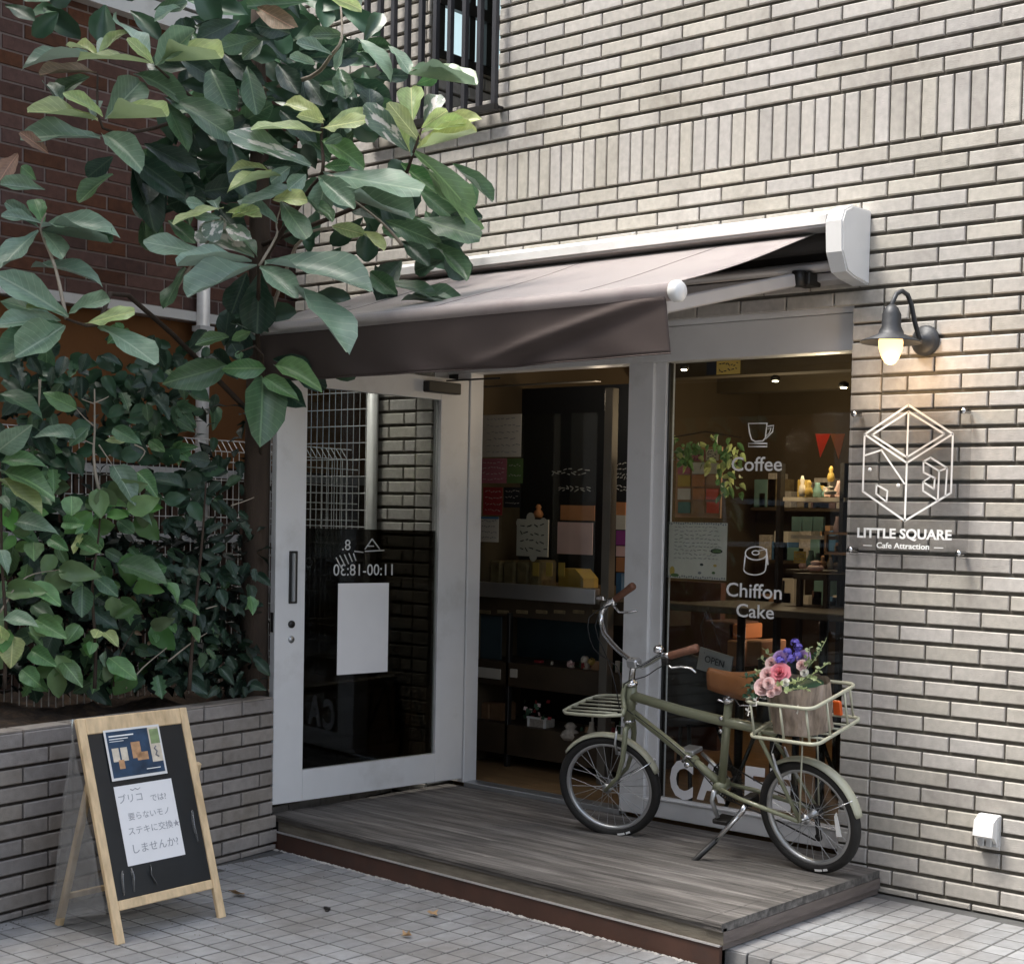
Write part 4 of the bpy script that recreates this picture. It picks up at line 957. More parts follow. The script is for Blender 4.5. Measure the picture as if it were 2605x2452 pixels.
z1,z2=Zs(-.012,-.007); ab_('chalkboard_panel',(.032,.15,z1),(AWd-.032,ALn-.06,z2),'chalkboard',.001)
pc=None
z1,z2=Zs(-.0068,-.0058)
m=MB(); m.box((.10,.262,min(z1,z2)),(.345,.552,max(z1,z2)),M=AM); sh=m.build('paper_sheet','paper_plain',ab)
def am(x,y,z): return AM@Vector((x,y,z*sgn))
TX=AXx if sgn>0 else -AXx
for s_,x,y,sz in[('ブリコ',.160,.490,.036),('では?',.275,.480,.030),('要らないモノ',.225,.425,.030),('ステキに交換★',.235,.372,.032),('しませんか?',.225,.305,.038)]:
    text('handwriting',s_,sz,frameM(am(x,y,-.0052),AXx*sgn,UPb),'ink_pale',sh,ext=.0002)
m=MB(); m.tube([am(.165,.535,-.005),am(.175,.53,-.005),am(.185,.536,-.005),am(.196,.53,-.005),am(.206,.536,-.005)],.0012,4); m.build('pen_stroke','ink_grey',sh)
z1,z2=Zs(-.0012,.0); 
m=MB(); m.box((.095,.572,z1),(.330,.760,z2),M=AM); cd=m.build('photo_card','white_metal',ab)
def cardrect(x0,x1,y0,y1,mt,zz=.0004):
    m=MB(); a,b=sorted((zz*sgn,(zz+.0003)*sgn)); m.box((x0,y0,a),(x1,y1,b),M=AM); m.build('print',mt,cd)
cardrect(.103,.322,.582,.752,'poster_blue')
for r in[(.115,.143,.64,.69),(.150,.178,.64,.69),(.197,.235,.645,.705),(.215,.262,.635,.665)]: cardrect(*r,'photo_pale' if r[0]<.19 else 'photo_tan',.0009)
cardrect(.135,.158,.612,.645,'photo_tan',.0013); cardrect(.277,.322,.622,.752,'photo_pale',.0008); cardrect(.283,.322,.69,.745,'photo_green',.0013)
cardrect(.112,.215,.732,.737,'letter_white',.0009); cardrect(.112,.19,.722,.725,'letter_white',.0009); cardrect(.112,.17,.714,.716,'letter_white',.0009); cardrect(.245,.305,.598,.601,'letter_white',.0009)
m=MB(); m.tube([am(.30,.68,.002),am(.292,.672,.002),am(.302,.66,.002),am(.294,.648,.002),am(.306,.64,.002)],.003,5); m.build('print_mark','ink_grey',cd)
# rear leg frame and plastic sheet
tp0=F0+UPb*(ALn*.72)+Vector((-.035,.02,0)); tp1=F1+UPb*(ALn*.72)+Vector((-.035,-.02,0)); bk0=Vector((.055,-2.262,GZ)); bk1=Vector((.015,-1.80,GZ))
m=MB(); m.cbox((-.012,0,-.012),(.012,(tp0-bk0).length,.012),.003,M=frameM(bk0,AXx,(tp0-bk0))); m.build('rear_leg','pine_wood',ab)
m=MB(); m.cbox((-.012,0,-.012),(.012,(tp1-bk1).length,.012),.003,M=frameM(bk1,AXx,(tp1-bk1))); m.build('rear_leg','pine_wood',ab)
m=MB(); q0=bk0.lerp(tp0,.2); m.cbox((0,-.01,-.01),((bk1-bk0).length,.01,.01),.002,M=frameM(q0,AXx,(0,0,1))); m.build('rear_crossbar','pine_wood',ab)
m=MB()
TL=F0+UPb*ALn; TR=F1+UPb*ALn
def cov(u,v):
    # sheet hanging over the back and the side, slightly crumpled
    a=TL.lerp(bk0+Vector((-.03,-.01,.02)),v); b_=F0.lerp(TL,1-v*.86)+Vector((0,-.012,0))
    p=a.lerp(b_,u); p.y-=.012+.012*MN.noise(Vector((u*5,v*7,1))); p.x+=.008*MN.noise(Vector((u*9,v*4,5))); return p
m.grid(cov,10,16)
def cov2(u,v):
    a=TL.lerp(bk0+Vector((-.03,0,.02)),v); b_=TR.lerp(bk1+Vector((-.03,0,.02)),v); p=a.lerp(b_,u); p.x-=.012+.012*MN.noise(Vector((u*5,v*7,2))); return p
m.grid(cov2,10,14); m.build('plastic_cover','plastic_cover',ab,label='crumpled clear plastic rain cover')
m=MB()
for (x0,y0,x1,y1,x2,y2) in[(.058,.165,.062,.22,.068,.25),(.10,.17,.108,.22,.105,.255),(.19,.25,.182,.215,.20,.18),(.405,.42,.398,.36,.405,.30)]:
    m.tube([am(x0,y0,-.003),am(x1,y1,.001),am(x2,y2,-.003)],.010,6,flat=.12)
mat('film_glint',(.55,.56,.56),.15); m.build('fold_glint','plastic_cover',ab,kind='stuff')  # flat raised strips put in for the pale glints on the plastic
# ------------------------------------------------------------------ litter on the paving
mat('dry_leaf',(.34,.22,.11),.8,var=.3,trans=.1)
def dryleaf(x,y,r,lab,z=GZ,col='dry_leaf'):
    m=MB(); n=9
    c=at(x,y,Z=z+.008); vs=[c]; 
    for k in range(n): a=2*math.pi*k/n; rr=r*(.45 if k%2 else 1)*ru(.8,1.2); vs.append(c+Vector((math.cos(a)*rr,math.sin(a)*rr*.7,ru(.0,.022))))
    m.add(vs,[(0,k+1,(k+1)%n+1) for k in range(n)]); o=m.build('dead_leaf',col); tag(o,lab,'leaf')
dryleaf(462,1735,.045,'largest dry brown leaf curled on the paving beside the A-board')
dryleaf(840,1774,.035,'dry leaf lying on the paving near the middle of the deck step')
dryleaf(788,1816,.028,'flat tan leaf on the paving nearest the bottom edge')
m=MB(); c=at(636,1766,Z=GZ); m.cbox((c.x-.02,c.y-.005,GZ),(c.x+.012,c.y+.006,GZ+.012),.002); m.cbox((c.x+.008,c.y-.022,GZ),(c.x+.022,c.y-.008,GZ+.006),.002); tag(m.build('litter_scrap','black_metal'),'tiny black scrap of litter on the paving','litter')
# ------------------------------------------------------------------ leaves
def leafmat(name,col,under,young=.0,rough=.38,trans=.22,bleach=0,tint=.22,hue=.02):
    m=bpy.data.materials.new(name); m.use_nodes=True; nt=m.node_tree; L=nt.links; b=nt.nodes['Principled BSDF']
    b.inputs['Roughness'].default_value=rough; b.inputs['Specular IOR Level'].default_value=.6; b.inputs['Coat Weight'].default_value=.18; b.inputs['Coat Roughness'].default_value=.35
    tc=_n(nt,'ShaderNodeTexCoord'); sx=_n(nt,'ShaderNodeSeparateXYZ'); L.new(tc.outputs['Object'],sx.inputs[0])
    def M_(op,a,b_=None,c=None):
        n=_n(nt,'ShaderNodeMath',operation=op)
        for i,v in enumerate((a,b_,c)):
            if v is None: continue
            if isinstance(v,(int,float)): n.inputs[i].default_value=v
            else: L.new(v,n.inputs[i])
        return n.outputs[0]
    ax=M_('ABSOLUTE',sx.outputs[0]); mid=M_('LESS_THAN',ax,.022)
    t=M_('SUBTRACT',sx.outputs[1],M_('MULTIPLY',ax,.55)); fr_=M_('FRACT',M_('MULTIPLY',t,10)); sv_=M_('MULTIPLY',M_('LESS_THAN',M_('ABSOLUTE',M_('SUBTRACT',fr_,.5)),.055),.45)
    vein=M_('MAXIMUM',mid,sv_)
    oi=_n(nt,'ShaderNodeObjectInfo'); r=oi.outputs['Random']
    hs=_n(nt,'ShaderNodeHueSaturation'); hs.inputs['Color'].default_value=(*col,1)
    mr=_n(nt,'ShaderNodeMapRange'); mr.inputs['To Min'].default_value=1-tint; mr.inputs['To Max'].default_value=1+tint; L.new(r,mr.inputs['Value'])
    no=_n(nt,'ShaderNodeTexNoise'); no.inputs['Scale'].default_value=3.5; no.inputs['Detail'].default_value=5; L.new(tc.outputs['Object'],no.inputs['Vector'])
    mr2=_n(nt,'ShaderNodeMapRange'); mr2.inputs['From Min'].default_value=.3; mr2.inputs['From Max'].default_value=.7; mr2.inputs['To Min'].default_value=.78; mr2.inputs['To Max'].default_value=1.22; L.new(no.outputs['Fac'],mr2.inputs['Value'])
    L.new(M_('MULTIPLY',mr.outputs[0],mr2.outputs[0]),hs.inputs['Value'])
    fr2=M_('FRACT',M_('MULTIPLY',r,9.7)); mh=_n(nt,'ShaderNodeMapRange'); mh.inputs['To Min'].default_value=.5-hue; mh.inputs['To Max'].default_value=.5+hue; L.new(fr2,mh.inputs['Value']); L.new(mh.outputs[0],hs.inputs['Hue'])
    mx=_n(nt,'ShaderNodeMixRGB'); L.new(M_('MULTIPLY',vein,.55),mx.inputs['Fac']); L.new(hs.outputs[0],mx.inputs['Color1']); mx.inputs['Color2'].default_value=(min(col[0]*2.4+.05,1),min(col[1]*1.9+.06,1),min(col[2]*2+.03,1),1)
    out=mx.outputs[0]
    if bleach:
        n3=_n(nt,'ShaderNodeTexNoise'); n3.inputs['Scale'].default_value=2.6; n3.inputs['Detail'].default_value=6; L.new(tc.outputs['Object'],n3.inputs['Vector'])
        m3=_n(nt,'ShaderNodeMapRange'); m3.inputs['From Min'].default_value=.5; m3.inputs['From Max'].default_value=.54; L.new(n3.outputs['Fac'],m3.inputs['Value'])
        m4=_n(nt,'ShaderNodeMixRGB'); L.new(m3.outputs[0],m4.inputs['Fac']); L.new(out,m4.inputs['Color1']); m4.inputs['Color2'].default_value=(.66,.62,.55,1); out=m4.outputs[0]
    geo=_n(nt,'ShaderNodeNewGeometry'); mb=_n(nt,'ShaderNodeMixRGB'); L.new(geo.outputs['Backfacing'],mb.inputs['Fac']); L.new(out,mb.inputs['Color1']); mb.inputs['Color2'].default_value=(*under,1); out=mb.outputs[0]
    L.new(out,b.inputs['Base Color'])
    bu=_n(nt,'ShaderNodeBump'); bu.inputs['Strength'].default_value=.5; bu.inputs['Distance'].default_value=.01; L.new(M_('ADD',vein,no.outputs['Fac']),bu.inputs['Height']); L.new(bu.outputs[0],b.inputs['Normal'])
    tr=_n(nt,'ShaderNodeBsdfTranslucent'); ht=_n(nt,'ShaderNodeHueSaturation'); ht.inputs['Value'].default_value=1.5; L.new(out,ht.inputs['Color']); L.new(ht.outputs[0],tr.inputs['Color'])
    ms=_n(nt,'ShaderNodeMixShader'); ms.inputs[0].default_value=trans; L.new(b.outputs[0],ms.inputs[1]); L.new(tr.outputs[0],ms.inputs[2]); L.new(ms.outputs[0],nt.nodes['Material Output'].inputs['Surface'])
    MATS[name]=m
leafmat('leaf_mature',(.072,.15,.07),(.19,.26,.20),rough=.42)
leafmat('leaf_bluish',(.19,.29,.20),(.25,.33,.27),rough=.4)
leafmat('leaf_young_lit',(.46,.56,.24),(.34,.42,.22),trans=.32)  # young leaves; sunlit leaves get their light from this colour too
leafmat('leaf_mid',(.12,.25,.095),(.2,.28,.2),trans=.25)
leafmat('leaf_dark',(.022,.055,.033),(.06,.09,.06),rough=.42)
leafmat('leaf_bleached',(.13,.20,.13),(.3,.35,.28),bleach=1)
leafmat('leaf_dry',(.30,.20,.13),(.3,.22,.16),rough=.8,trans=.1)
mat('twig_pale',(.33,.28,.22),.8,var=.2,bump=.3); mat('twig_dark',(.05,.033,.022),.9,var=.3,bump=.8,bscale=50,stretch=(3,3,.6))
def _ob(t):
    A=(.03,.15,.27,.38,.46,.50,.43,.12); q=t*7; k=min(int(q),6); f=q-k; f=f*f*(3-2*f)*.4+f*.6; return A[k]*(1-f)+A[k+1]*f
def leaf_mesh(kind,seed,mt):
    rs=random.Random(seed); nl,nw=9,4; vs=[]; fold=rs.uniform(.05,.34); bend=rs.uniform(-.05,.34); tw=rs.uniform(-.25,.25); sk=rs.uniform(-.06,.06)
    for i in range(nl+1):
        t=i/nl
        if kind=='obovate': w_=_ob(t)
        elif kind=='elliptic': w_=.5*math.sin(math.pi*min(1,(t*.985+.0)))**.8
        elif kind=='ovate': w_=.5*math.sin(math.pi*(t*.98)**.75)**.85
        else: w_=.5*math.sin(math.pi*(t*.97)**.8)**.6*(1 if i%2 else .62)
        if i==0: w_=.02
        if i==nl: w_=.025 if kind!='obovate' else .12
        for j in range(nw+1):
            s_=(j/nw-.5)*2
            wav=.016*math.sin(t*9+seed+2*s_)*abs(s_)**2
            x=s_*w_*(1+.05*math.sin(t*21+seed*s_)*(abs(s_)>.9))
            z=fold*abs(s_)*w_*2*(1-.5*t)-bend*t*t+wav*1.6+.02*math.sin(t*13+seed)*abs(s_)**2+tw*s_*t*.3; x+=sk*math.sin(math.pi*t)
            vs.append((x,t,z))
    fs=[(i*(nw+1)+j,i*(nw+1)+j+1,(i+1)*(nw+1)+j+1,(i+1)*(nw+1)+j) for i in range(nl) for j in range(nw)]
    m=MB(); m.add(vs,fs,smooth=True); return m.mesh('leaf',mt,None,False,False)
LM={}
def lmesh(kind,mt):
    s_=random.randrange(8)
    if (kind,mt,s_) not in LM: LM[(kind,mt,s_)]=leaf_mesh(kind,s_*7+3,mt)
    return LM[(kind,mt,s_)]
def put_leaf(parent,B,T,w_,n,kind,mt):
    a=(T-B); L_=a.length
    if L_<1e-4: return
    a.normalize(); z=(n-a*n.dot(a))
    z=z.normalized() if z.length>1e-3 else a.orthogonal().normalized()
    x=a.cross(z)
    o=bpy.data.objects.new('leaf',lmesh(kind,mt)); COL.objects.link(o)
    o.matrix_world=Matrix(((x.x*w_,a.x*L_,z.x*L_,B.x),(x.y*w_,a.y*L_,z.y*L_,B.y),(x.z*w_,a.z*L_,z.z*L_,B.z),(0,0,0,1)))
    o.parent=parent; o.matrix_parent_inverse=PINV(parent); return o
def seen_leaf(parent,bx,by,tx,ty,wpx,db,dt,kind='obovate',mt='leaf_bluish',asp=.42,flip=1):
    """leaf from its base and tip as measured in the photograph, at its own distance; narrow ones are seen edge-on"""
    B=at(bx,by,D=db); T=at(tx,ty,D=dt); a=(T-B); L_=a.length; app=wpx*KV/FPX*(db+dt)/2; Wd=max(app,asp*L_); vv=(CP-B).normalized(); a=a.normalized()
    n0=vv-a*vv.dot(a); n0=n0.normalized() if n0.length>1e-3 else Vector((0,0,1)); th=math.acos(min(1,app/Wd))
    n1=Matrix.Rotation(th,3,a)@n0; n2=Matrix.Rotation(-th,3,a)@n0; n=n1 if n1.z>n2.z else n2
    n=(n+Vector((ru(-.12,.12),ru(-.12,.12),ru(-.02,.15)))).normalized()
    return put_leaf(parent,B,T,Wd,n,kind,mt)
def branch(parent,pts,r,mt='twig_dark',name='branch'):
    m=MB(); P=[Vector(p) for p in pts]; Q=[]
    for i in range(len(P)-1):
        for t in(0,.33,.66):
            p0=P[max(i-1,0)];p1=P[i];p2=P[i+1];p3=P[min(i+2,len(P)-1)]
            Q.append(.5*((2*p1)+(p2-p0)*t+(2*p0-5*p1+4*p2-p3)*t*t+(3*p1-p0-3*p2+p3)*t**3))
    Q.append(P[-1]); n=len(Q); m.tube(Q,[r*(1-.7*i/n) for i in range(n)],7); return m.build(name,mt,parent)
# ---- the big magnolia
TB=Vector((-.53,-1.02,PT-.06))
tree=thing('magnolia_tree',TB,'large leaved magnolia tree rising from the planter beside the open door','tree')
m=MB(); m.tube([TB+Vector((0,0,-.05)),TB+Vector((.0,0,.5)),TB+Vector((.01,-.0,1.2)),TB+Vector((-.03,.03,1.9)),TB+Vector((-.08,.05,2.7)),TB+Vector((-.12,.05,3.4))],[.066,.06,.056,.05,.038,.02],12); m.build('trunk','twig_dark',tree)
def C1(x,y): return x/2.004,y/2.004
K='leaf_bluish'; Yg='leaf_young_lit'; Mt='leaf_mature'; Dk='leaf_dark'; Md='leaf_mid'; Bl='leaf_bleached'; Dr='leaf_dry'
LV=[ # bx,by,tx,ty,width in the zoom (x2 of 1988 px), material, base distance, tip distance
(590,250,470,45,85,K,6.1,6.2),(610,255,765,120,105,K,6.1,5.95),(600,250,505,150,50,Yg,6.1,6.0),(590,250,308,193,30,Yg,6.1,5.9),(630,240,865,240,26,Yg,6.1,5.9),
(380,220,262,142,55,Yg,6.15,6.2),(385,215,495,110,42,Yg,6.15,6.2),(375,230,92,190,22,K,6.15,5.95),(375,285,155,268,36,Dr,6.15,6.0),(390,230,450,125,40,K,6.15,6.3),
(410,465,560,305,125,K,6.0,6.15),(400,455,262,352,55,Yg,6.0,5.9),(380,470,113,408,28,Yg,6.0,5.8),(420,462,652,465,26,Yg,6.0,5.85),(240,415,178,338,52,K,6.0,6.1),(390,540,80,515,66,K,6.0,5.85),(400,525,533,592,75,K,6.0,5.85),(350,300,205,350,50,Mt,6.2,6.1),(360,470,330,360,60,K,6.05,6.2),
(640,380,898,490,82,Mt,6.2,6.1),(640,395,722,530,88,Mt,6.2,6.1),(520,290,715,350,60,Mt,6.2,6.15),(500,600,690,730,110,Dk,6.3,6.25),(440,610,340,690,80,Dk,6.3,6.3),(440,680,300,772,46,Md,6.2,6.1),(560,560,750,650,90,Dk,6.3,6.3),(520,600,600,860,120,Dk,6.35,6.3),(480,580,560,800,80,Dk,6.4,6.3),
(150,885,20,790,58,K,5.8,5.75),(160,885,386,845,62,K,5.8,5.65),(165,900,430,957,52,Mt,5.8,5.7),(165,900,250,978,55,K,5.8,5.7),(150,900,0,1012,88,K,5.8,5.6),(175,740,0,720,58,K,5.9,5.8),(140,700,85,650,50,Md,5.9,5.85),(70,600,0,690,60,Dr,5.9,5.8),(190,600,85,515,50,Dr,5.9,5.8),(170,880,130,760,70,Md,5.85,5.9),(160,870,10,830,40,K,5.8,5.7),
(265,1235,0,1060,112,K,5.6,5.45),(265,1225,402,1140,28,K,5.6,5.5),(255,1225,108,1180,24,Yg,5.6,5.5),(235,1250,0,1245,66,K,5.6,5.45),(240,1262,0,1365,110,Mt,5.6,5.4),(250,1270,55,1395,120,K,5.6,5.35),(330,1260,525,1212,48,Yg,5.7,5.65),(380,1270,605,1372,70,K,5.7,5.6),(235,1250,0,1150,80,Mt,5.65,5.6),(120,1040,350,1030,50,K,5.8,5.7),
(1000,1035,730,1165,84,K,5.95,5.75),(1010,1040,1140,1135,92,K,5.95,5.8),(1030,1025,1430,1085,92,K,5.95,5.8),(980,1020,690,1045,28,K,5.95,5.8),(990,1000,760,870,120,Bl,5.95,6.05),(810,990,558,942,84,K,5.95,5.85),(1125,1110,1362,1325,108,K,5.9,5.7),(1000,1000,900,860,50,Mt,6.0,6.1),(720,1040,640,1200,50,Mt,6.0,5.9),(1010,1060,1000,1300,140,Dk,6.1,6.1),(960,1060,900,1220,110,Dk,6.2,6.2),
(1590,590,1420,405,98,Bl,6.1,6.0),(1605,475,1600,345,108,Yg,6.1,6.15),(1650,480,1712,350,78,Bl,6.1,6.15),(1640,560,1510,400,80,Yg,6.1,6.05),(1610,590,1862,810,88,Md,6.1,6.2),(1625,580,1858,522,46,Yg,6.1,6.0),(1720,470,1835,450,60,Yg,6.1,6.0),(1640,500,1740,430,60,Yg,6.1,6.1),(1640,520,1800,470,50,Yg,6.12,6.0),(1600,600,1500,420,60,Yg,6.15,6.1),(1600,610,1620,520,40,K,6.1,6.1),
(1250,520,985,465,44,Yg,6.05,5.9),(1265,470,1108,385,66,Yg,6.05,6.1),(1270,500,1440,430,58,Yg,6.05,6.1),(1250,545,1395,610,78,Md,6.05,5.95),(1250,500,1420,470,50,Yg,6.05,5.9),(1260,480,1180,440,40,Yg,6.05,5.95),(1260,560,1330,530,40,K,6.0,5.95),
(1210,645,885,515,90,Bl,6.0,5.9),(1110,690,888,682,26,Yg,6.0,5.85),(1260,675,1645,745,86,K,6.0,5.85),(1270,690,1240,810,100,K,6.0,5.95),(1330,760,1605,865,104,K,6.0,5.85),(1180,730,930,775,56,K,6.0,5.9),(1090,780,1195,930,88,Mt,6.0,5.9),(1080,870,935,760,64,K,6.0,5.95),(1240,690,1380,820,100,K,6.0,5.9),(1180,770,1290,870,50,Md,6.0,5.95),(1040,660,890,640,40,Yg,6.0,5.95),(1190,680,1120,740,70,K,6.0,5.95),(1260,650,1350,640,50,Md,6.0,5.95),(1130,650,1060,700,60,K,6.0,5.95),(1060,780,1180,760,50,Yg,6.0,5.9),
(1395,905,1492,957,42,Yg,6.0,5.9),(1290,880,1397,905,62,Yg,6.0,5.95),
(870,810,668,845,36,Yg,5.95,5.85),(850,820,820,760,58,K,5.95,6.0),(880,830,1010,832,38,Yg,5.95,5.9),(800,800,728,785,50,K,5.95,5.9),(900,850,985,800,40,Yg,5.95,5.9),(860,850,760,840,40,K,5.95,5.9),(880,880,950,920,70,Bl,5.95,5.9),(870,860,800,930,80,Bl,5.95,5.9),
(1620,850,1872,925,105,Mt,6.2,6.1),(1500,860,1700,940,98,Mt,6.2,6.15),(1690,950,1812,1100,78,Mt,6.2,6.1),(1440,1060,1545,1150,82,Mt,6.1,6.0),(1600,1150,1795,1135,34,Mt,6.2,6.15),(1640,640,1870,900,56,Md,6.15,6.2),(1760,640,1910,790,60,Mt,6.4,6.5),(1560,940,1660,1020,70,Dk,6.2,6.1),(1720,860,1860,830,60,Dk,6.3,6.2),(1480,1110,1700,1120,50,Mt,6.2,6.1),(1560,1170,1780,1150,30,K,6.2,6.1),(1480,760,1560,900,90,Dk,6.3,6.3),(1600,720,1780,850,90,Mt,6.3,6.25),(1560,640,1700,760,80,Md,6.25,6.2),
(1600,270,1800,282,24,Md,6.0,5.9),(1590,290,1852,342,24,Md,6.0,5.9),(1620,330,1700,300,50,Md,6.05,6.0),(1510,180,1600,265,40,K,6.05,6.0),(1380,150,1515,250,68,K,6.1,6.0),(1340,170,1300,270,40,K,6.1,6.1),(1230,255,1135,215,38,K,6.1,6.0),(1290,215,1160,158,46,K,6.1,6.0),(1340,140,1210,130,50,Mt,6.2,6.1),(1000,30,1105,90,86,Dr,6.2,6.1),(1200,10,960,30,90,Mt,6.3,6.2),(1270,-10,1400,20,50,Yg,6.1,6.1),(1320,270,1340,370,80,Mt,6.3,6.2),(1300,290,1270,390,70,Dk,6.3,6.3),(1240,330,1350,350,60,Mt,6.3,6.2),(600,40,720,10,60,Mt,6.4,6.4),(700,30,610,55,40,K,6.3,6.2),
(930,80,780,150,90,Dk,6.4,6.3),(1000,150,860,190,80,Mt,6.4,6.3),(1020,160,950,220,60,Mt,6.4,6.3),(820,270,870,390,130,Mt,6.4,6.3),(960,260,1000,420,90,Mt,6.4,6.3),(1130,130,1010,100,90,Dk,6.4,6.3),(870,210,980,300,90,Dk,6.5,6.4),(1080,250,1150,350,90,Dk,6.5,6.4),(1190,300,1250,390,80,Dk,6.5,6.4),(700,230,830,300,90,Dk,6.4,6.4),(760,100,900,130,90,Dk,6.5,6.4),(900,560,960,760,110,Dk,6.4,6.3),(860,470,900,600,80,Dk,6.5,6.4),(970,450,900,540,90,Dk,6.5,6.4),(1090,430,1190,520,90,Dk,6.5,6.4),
]
for (bx,by,tx,ty,wp,mt,db,dt) in LV:
    a=C1(bx,by); b_=C1(tx,ty); seen_leaf(tree,a[0],a[1],b_[0],b_[1],wp/2.004,db,dt,'obovate',mt)
# leaves read in the second zoom around the door top
def C5(x,y): return (350+x/2.673)/KV,(750+y/2.673)/KV
for (bx,by,tx,ty,wp,mt,db,dt) in[(870,500,600,500,140,Md,6.0,5.9),(930,480,1218,555,118,Md,6.0,5.9),(850,560,840,1000,285,Mt,6.0,5.85),(860,560,1042,672,120,Md,5.98,5.9),(900,600,1150,770,180,Dk,6.05,6.0),(620,290,398,322,80,Md,6.1,6.0),(640,310,762,250,72,Md,6.1,6.1),(612,480,185,600,205,Mt,6.1,5.95),(700,440,680,380,60,Md,6.0,6.0),(640,330,690,420,120,Dk,6.1,6.1),(900,640,960,880,90,Dk,6.1,6.1)]:
    a=C5(bx,by); b_=C5(tx,ty); seen_leaf(tree,a[0],a[1],b_[0],b_[1],wp/2.673/KV,db,dt,'elliptic',mt)
cnt=0
for (xa,xb,ya,yb,n,d0,d1) in[(360,600,30,260,52,6.5,7.0),(560,740,100,260,26,6.5,6.9),(330,420,290,440,10,6.5,6.7),(250,330,300,430,12,6.4,6.6),(430,560,620,760,7,6.3,6.6),(700,900,400,520,14,6.5,6.8),(450,560,250,330,8,6.5,6.8),(0,140,640,720,6,5.9,6.1)]:
    for k in range(n):
        x,y=ru(xa,xb),ru(ya,yb); an=ru(-.2,math.pi+.2) if rnd()<.75 else ru(-3,0); L_=ru(60,95); d=ru(d0,d1)
        seen_leaf(tree,x,y,x+L_*math.cos(an),y+L_*.85*math.sin(an),L_*ru(.4,.62),d,d+ru(-.12,.08),'obovate',Dk if rnd()<.75 else Mt)
ctr={n:at(*C1(x,y),D=d) for n,x,y,d in[('A',605,258,6.1),('B',380,290,6.15),('C',400,500,6.0),('D',158,895,5.8),('E',258,1240,5.6),('F',1008,1035,5.95),('G',1610,590,6.1),('H',1250,540,6.05),('I',1255,670,6.0),('I2',1075,870,6.0),('J',860,850,5.95),('R',1600,880,6.2),('T',1330,150,6.1),('T0',1325,20,6.2),('S',380,1265,5.7)]}
tk=lambda z: TB+Vector((-.03*(z>1.5)-.04*(z>2.2),.02,z))
branch(tree,[tk(1.5),tk(1.6).lerp(ctr['F'],.5)+Vector((0,0,-.1)),ctr['F']],.016); branch(tree,[tk(1.6),at(*C1(1150,960),D=6.1),at(*C1(1290,885),D=6.0)],.010,'twig_pale')
branch(tree,[ctr['F'],at(*C1(1075,920),D=5.98),ctr['I2'],at(*C1(1100,780),D=6)],.006,'twig_pale')
branch(tree,[tk(2.0),at(*C1(1190,760),D=6.3),ctr['I'],ctr['H'],at(*C1(1255,480),D=6.05)],.012); branch(tree,[tk(2.1),at(*C1(1400,800),D=6.3),at(*C1(1560,700),D=6.2),ctr['G'],at(*C1(1640,500),D=6.1)],.012)
branch(tree,[at(*C1(1565,955),D=6.15),at(*C1(1490,870),D=6.1),at(*C1(1350,760),D=6.1)],.008,'twig_pale'); branch(tree,[tk(2.8),at(*C1(1210,300),D=6.4),at(*C1(1290,215),D=6.15),ctr['T'],ctr['T0']],.011,'twig_pale')
branch(tree,[tk(2.6),at(*C1(800,420),D=6.4),ctr['A']],.012); branch(tree,[at(*C1(800,420),D=6.4),at(*C1(600,500),D=6.2),ctr['C'],ctr['B']],.01); branch(tree,[tk(1.3),at(*C1(500,1150),D=6.1),ctr['S'],ctr['E']],.013)
branch(tree,[at(*C1(640,1195),D=6.0),at(*C1(740,1040),D=5.98),at(*C1(815,930),D=5.95),ctr['J']],.008,'twig_pale'); branch(tree,[ctr['E'],at(*C1(215,1040),D=5.7),ctr['D'],at(*C1(180,830),D=5.8)],.008,'twig_pale')
branch(tree,[tk(1.1),at(510,690,D=6.1),at(455,690,D=6.0)],.008)
# ---- shrubs in the planter
def C3(x,y): return x/1.871/KV,(800+y/1.871)/KV
s1=thing('broadleaf_shrub',at(60,1320,D=5.8),'bright green broad leaved shrub filling the left end of the planter','shrub')
s2=thing('woody_shrub',at(240,1330,D=5.9),'pale stemmed shrub with sparse serrated leaves in front of the wire fence','shrub')
s3=thing('dark_shrub',at(400,1330,D=6.3),'dark dense shrub between the wire fence and the tree trunk','shrub')
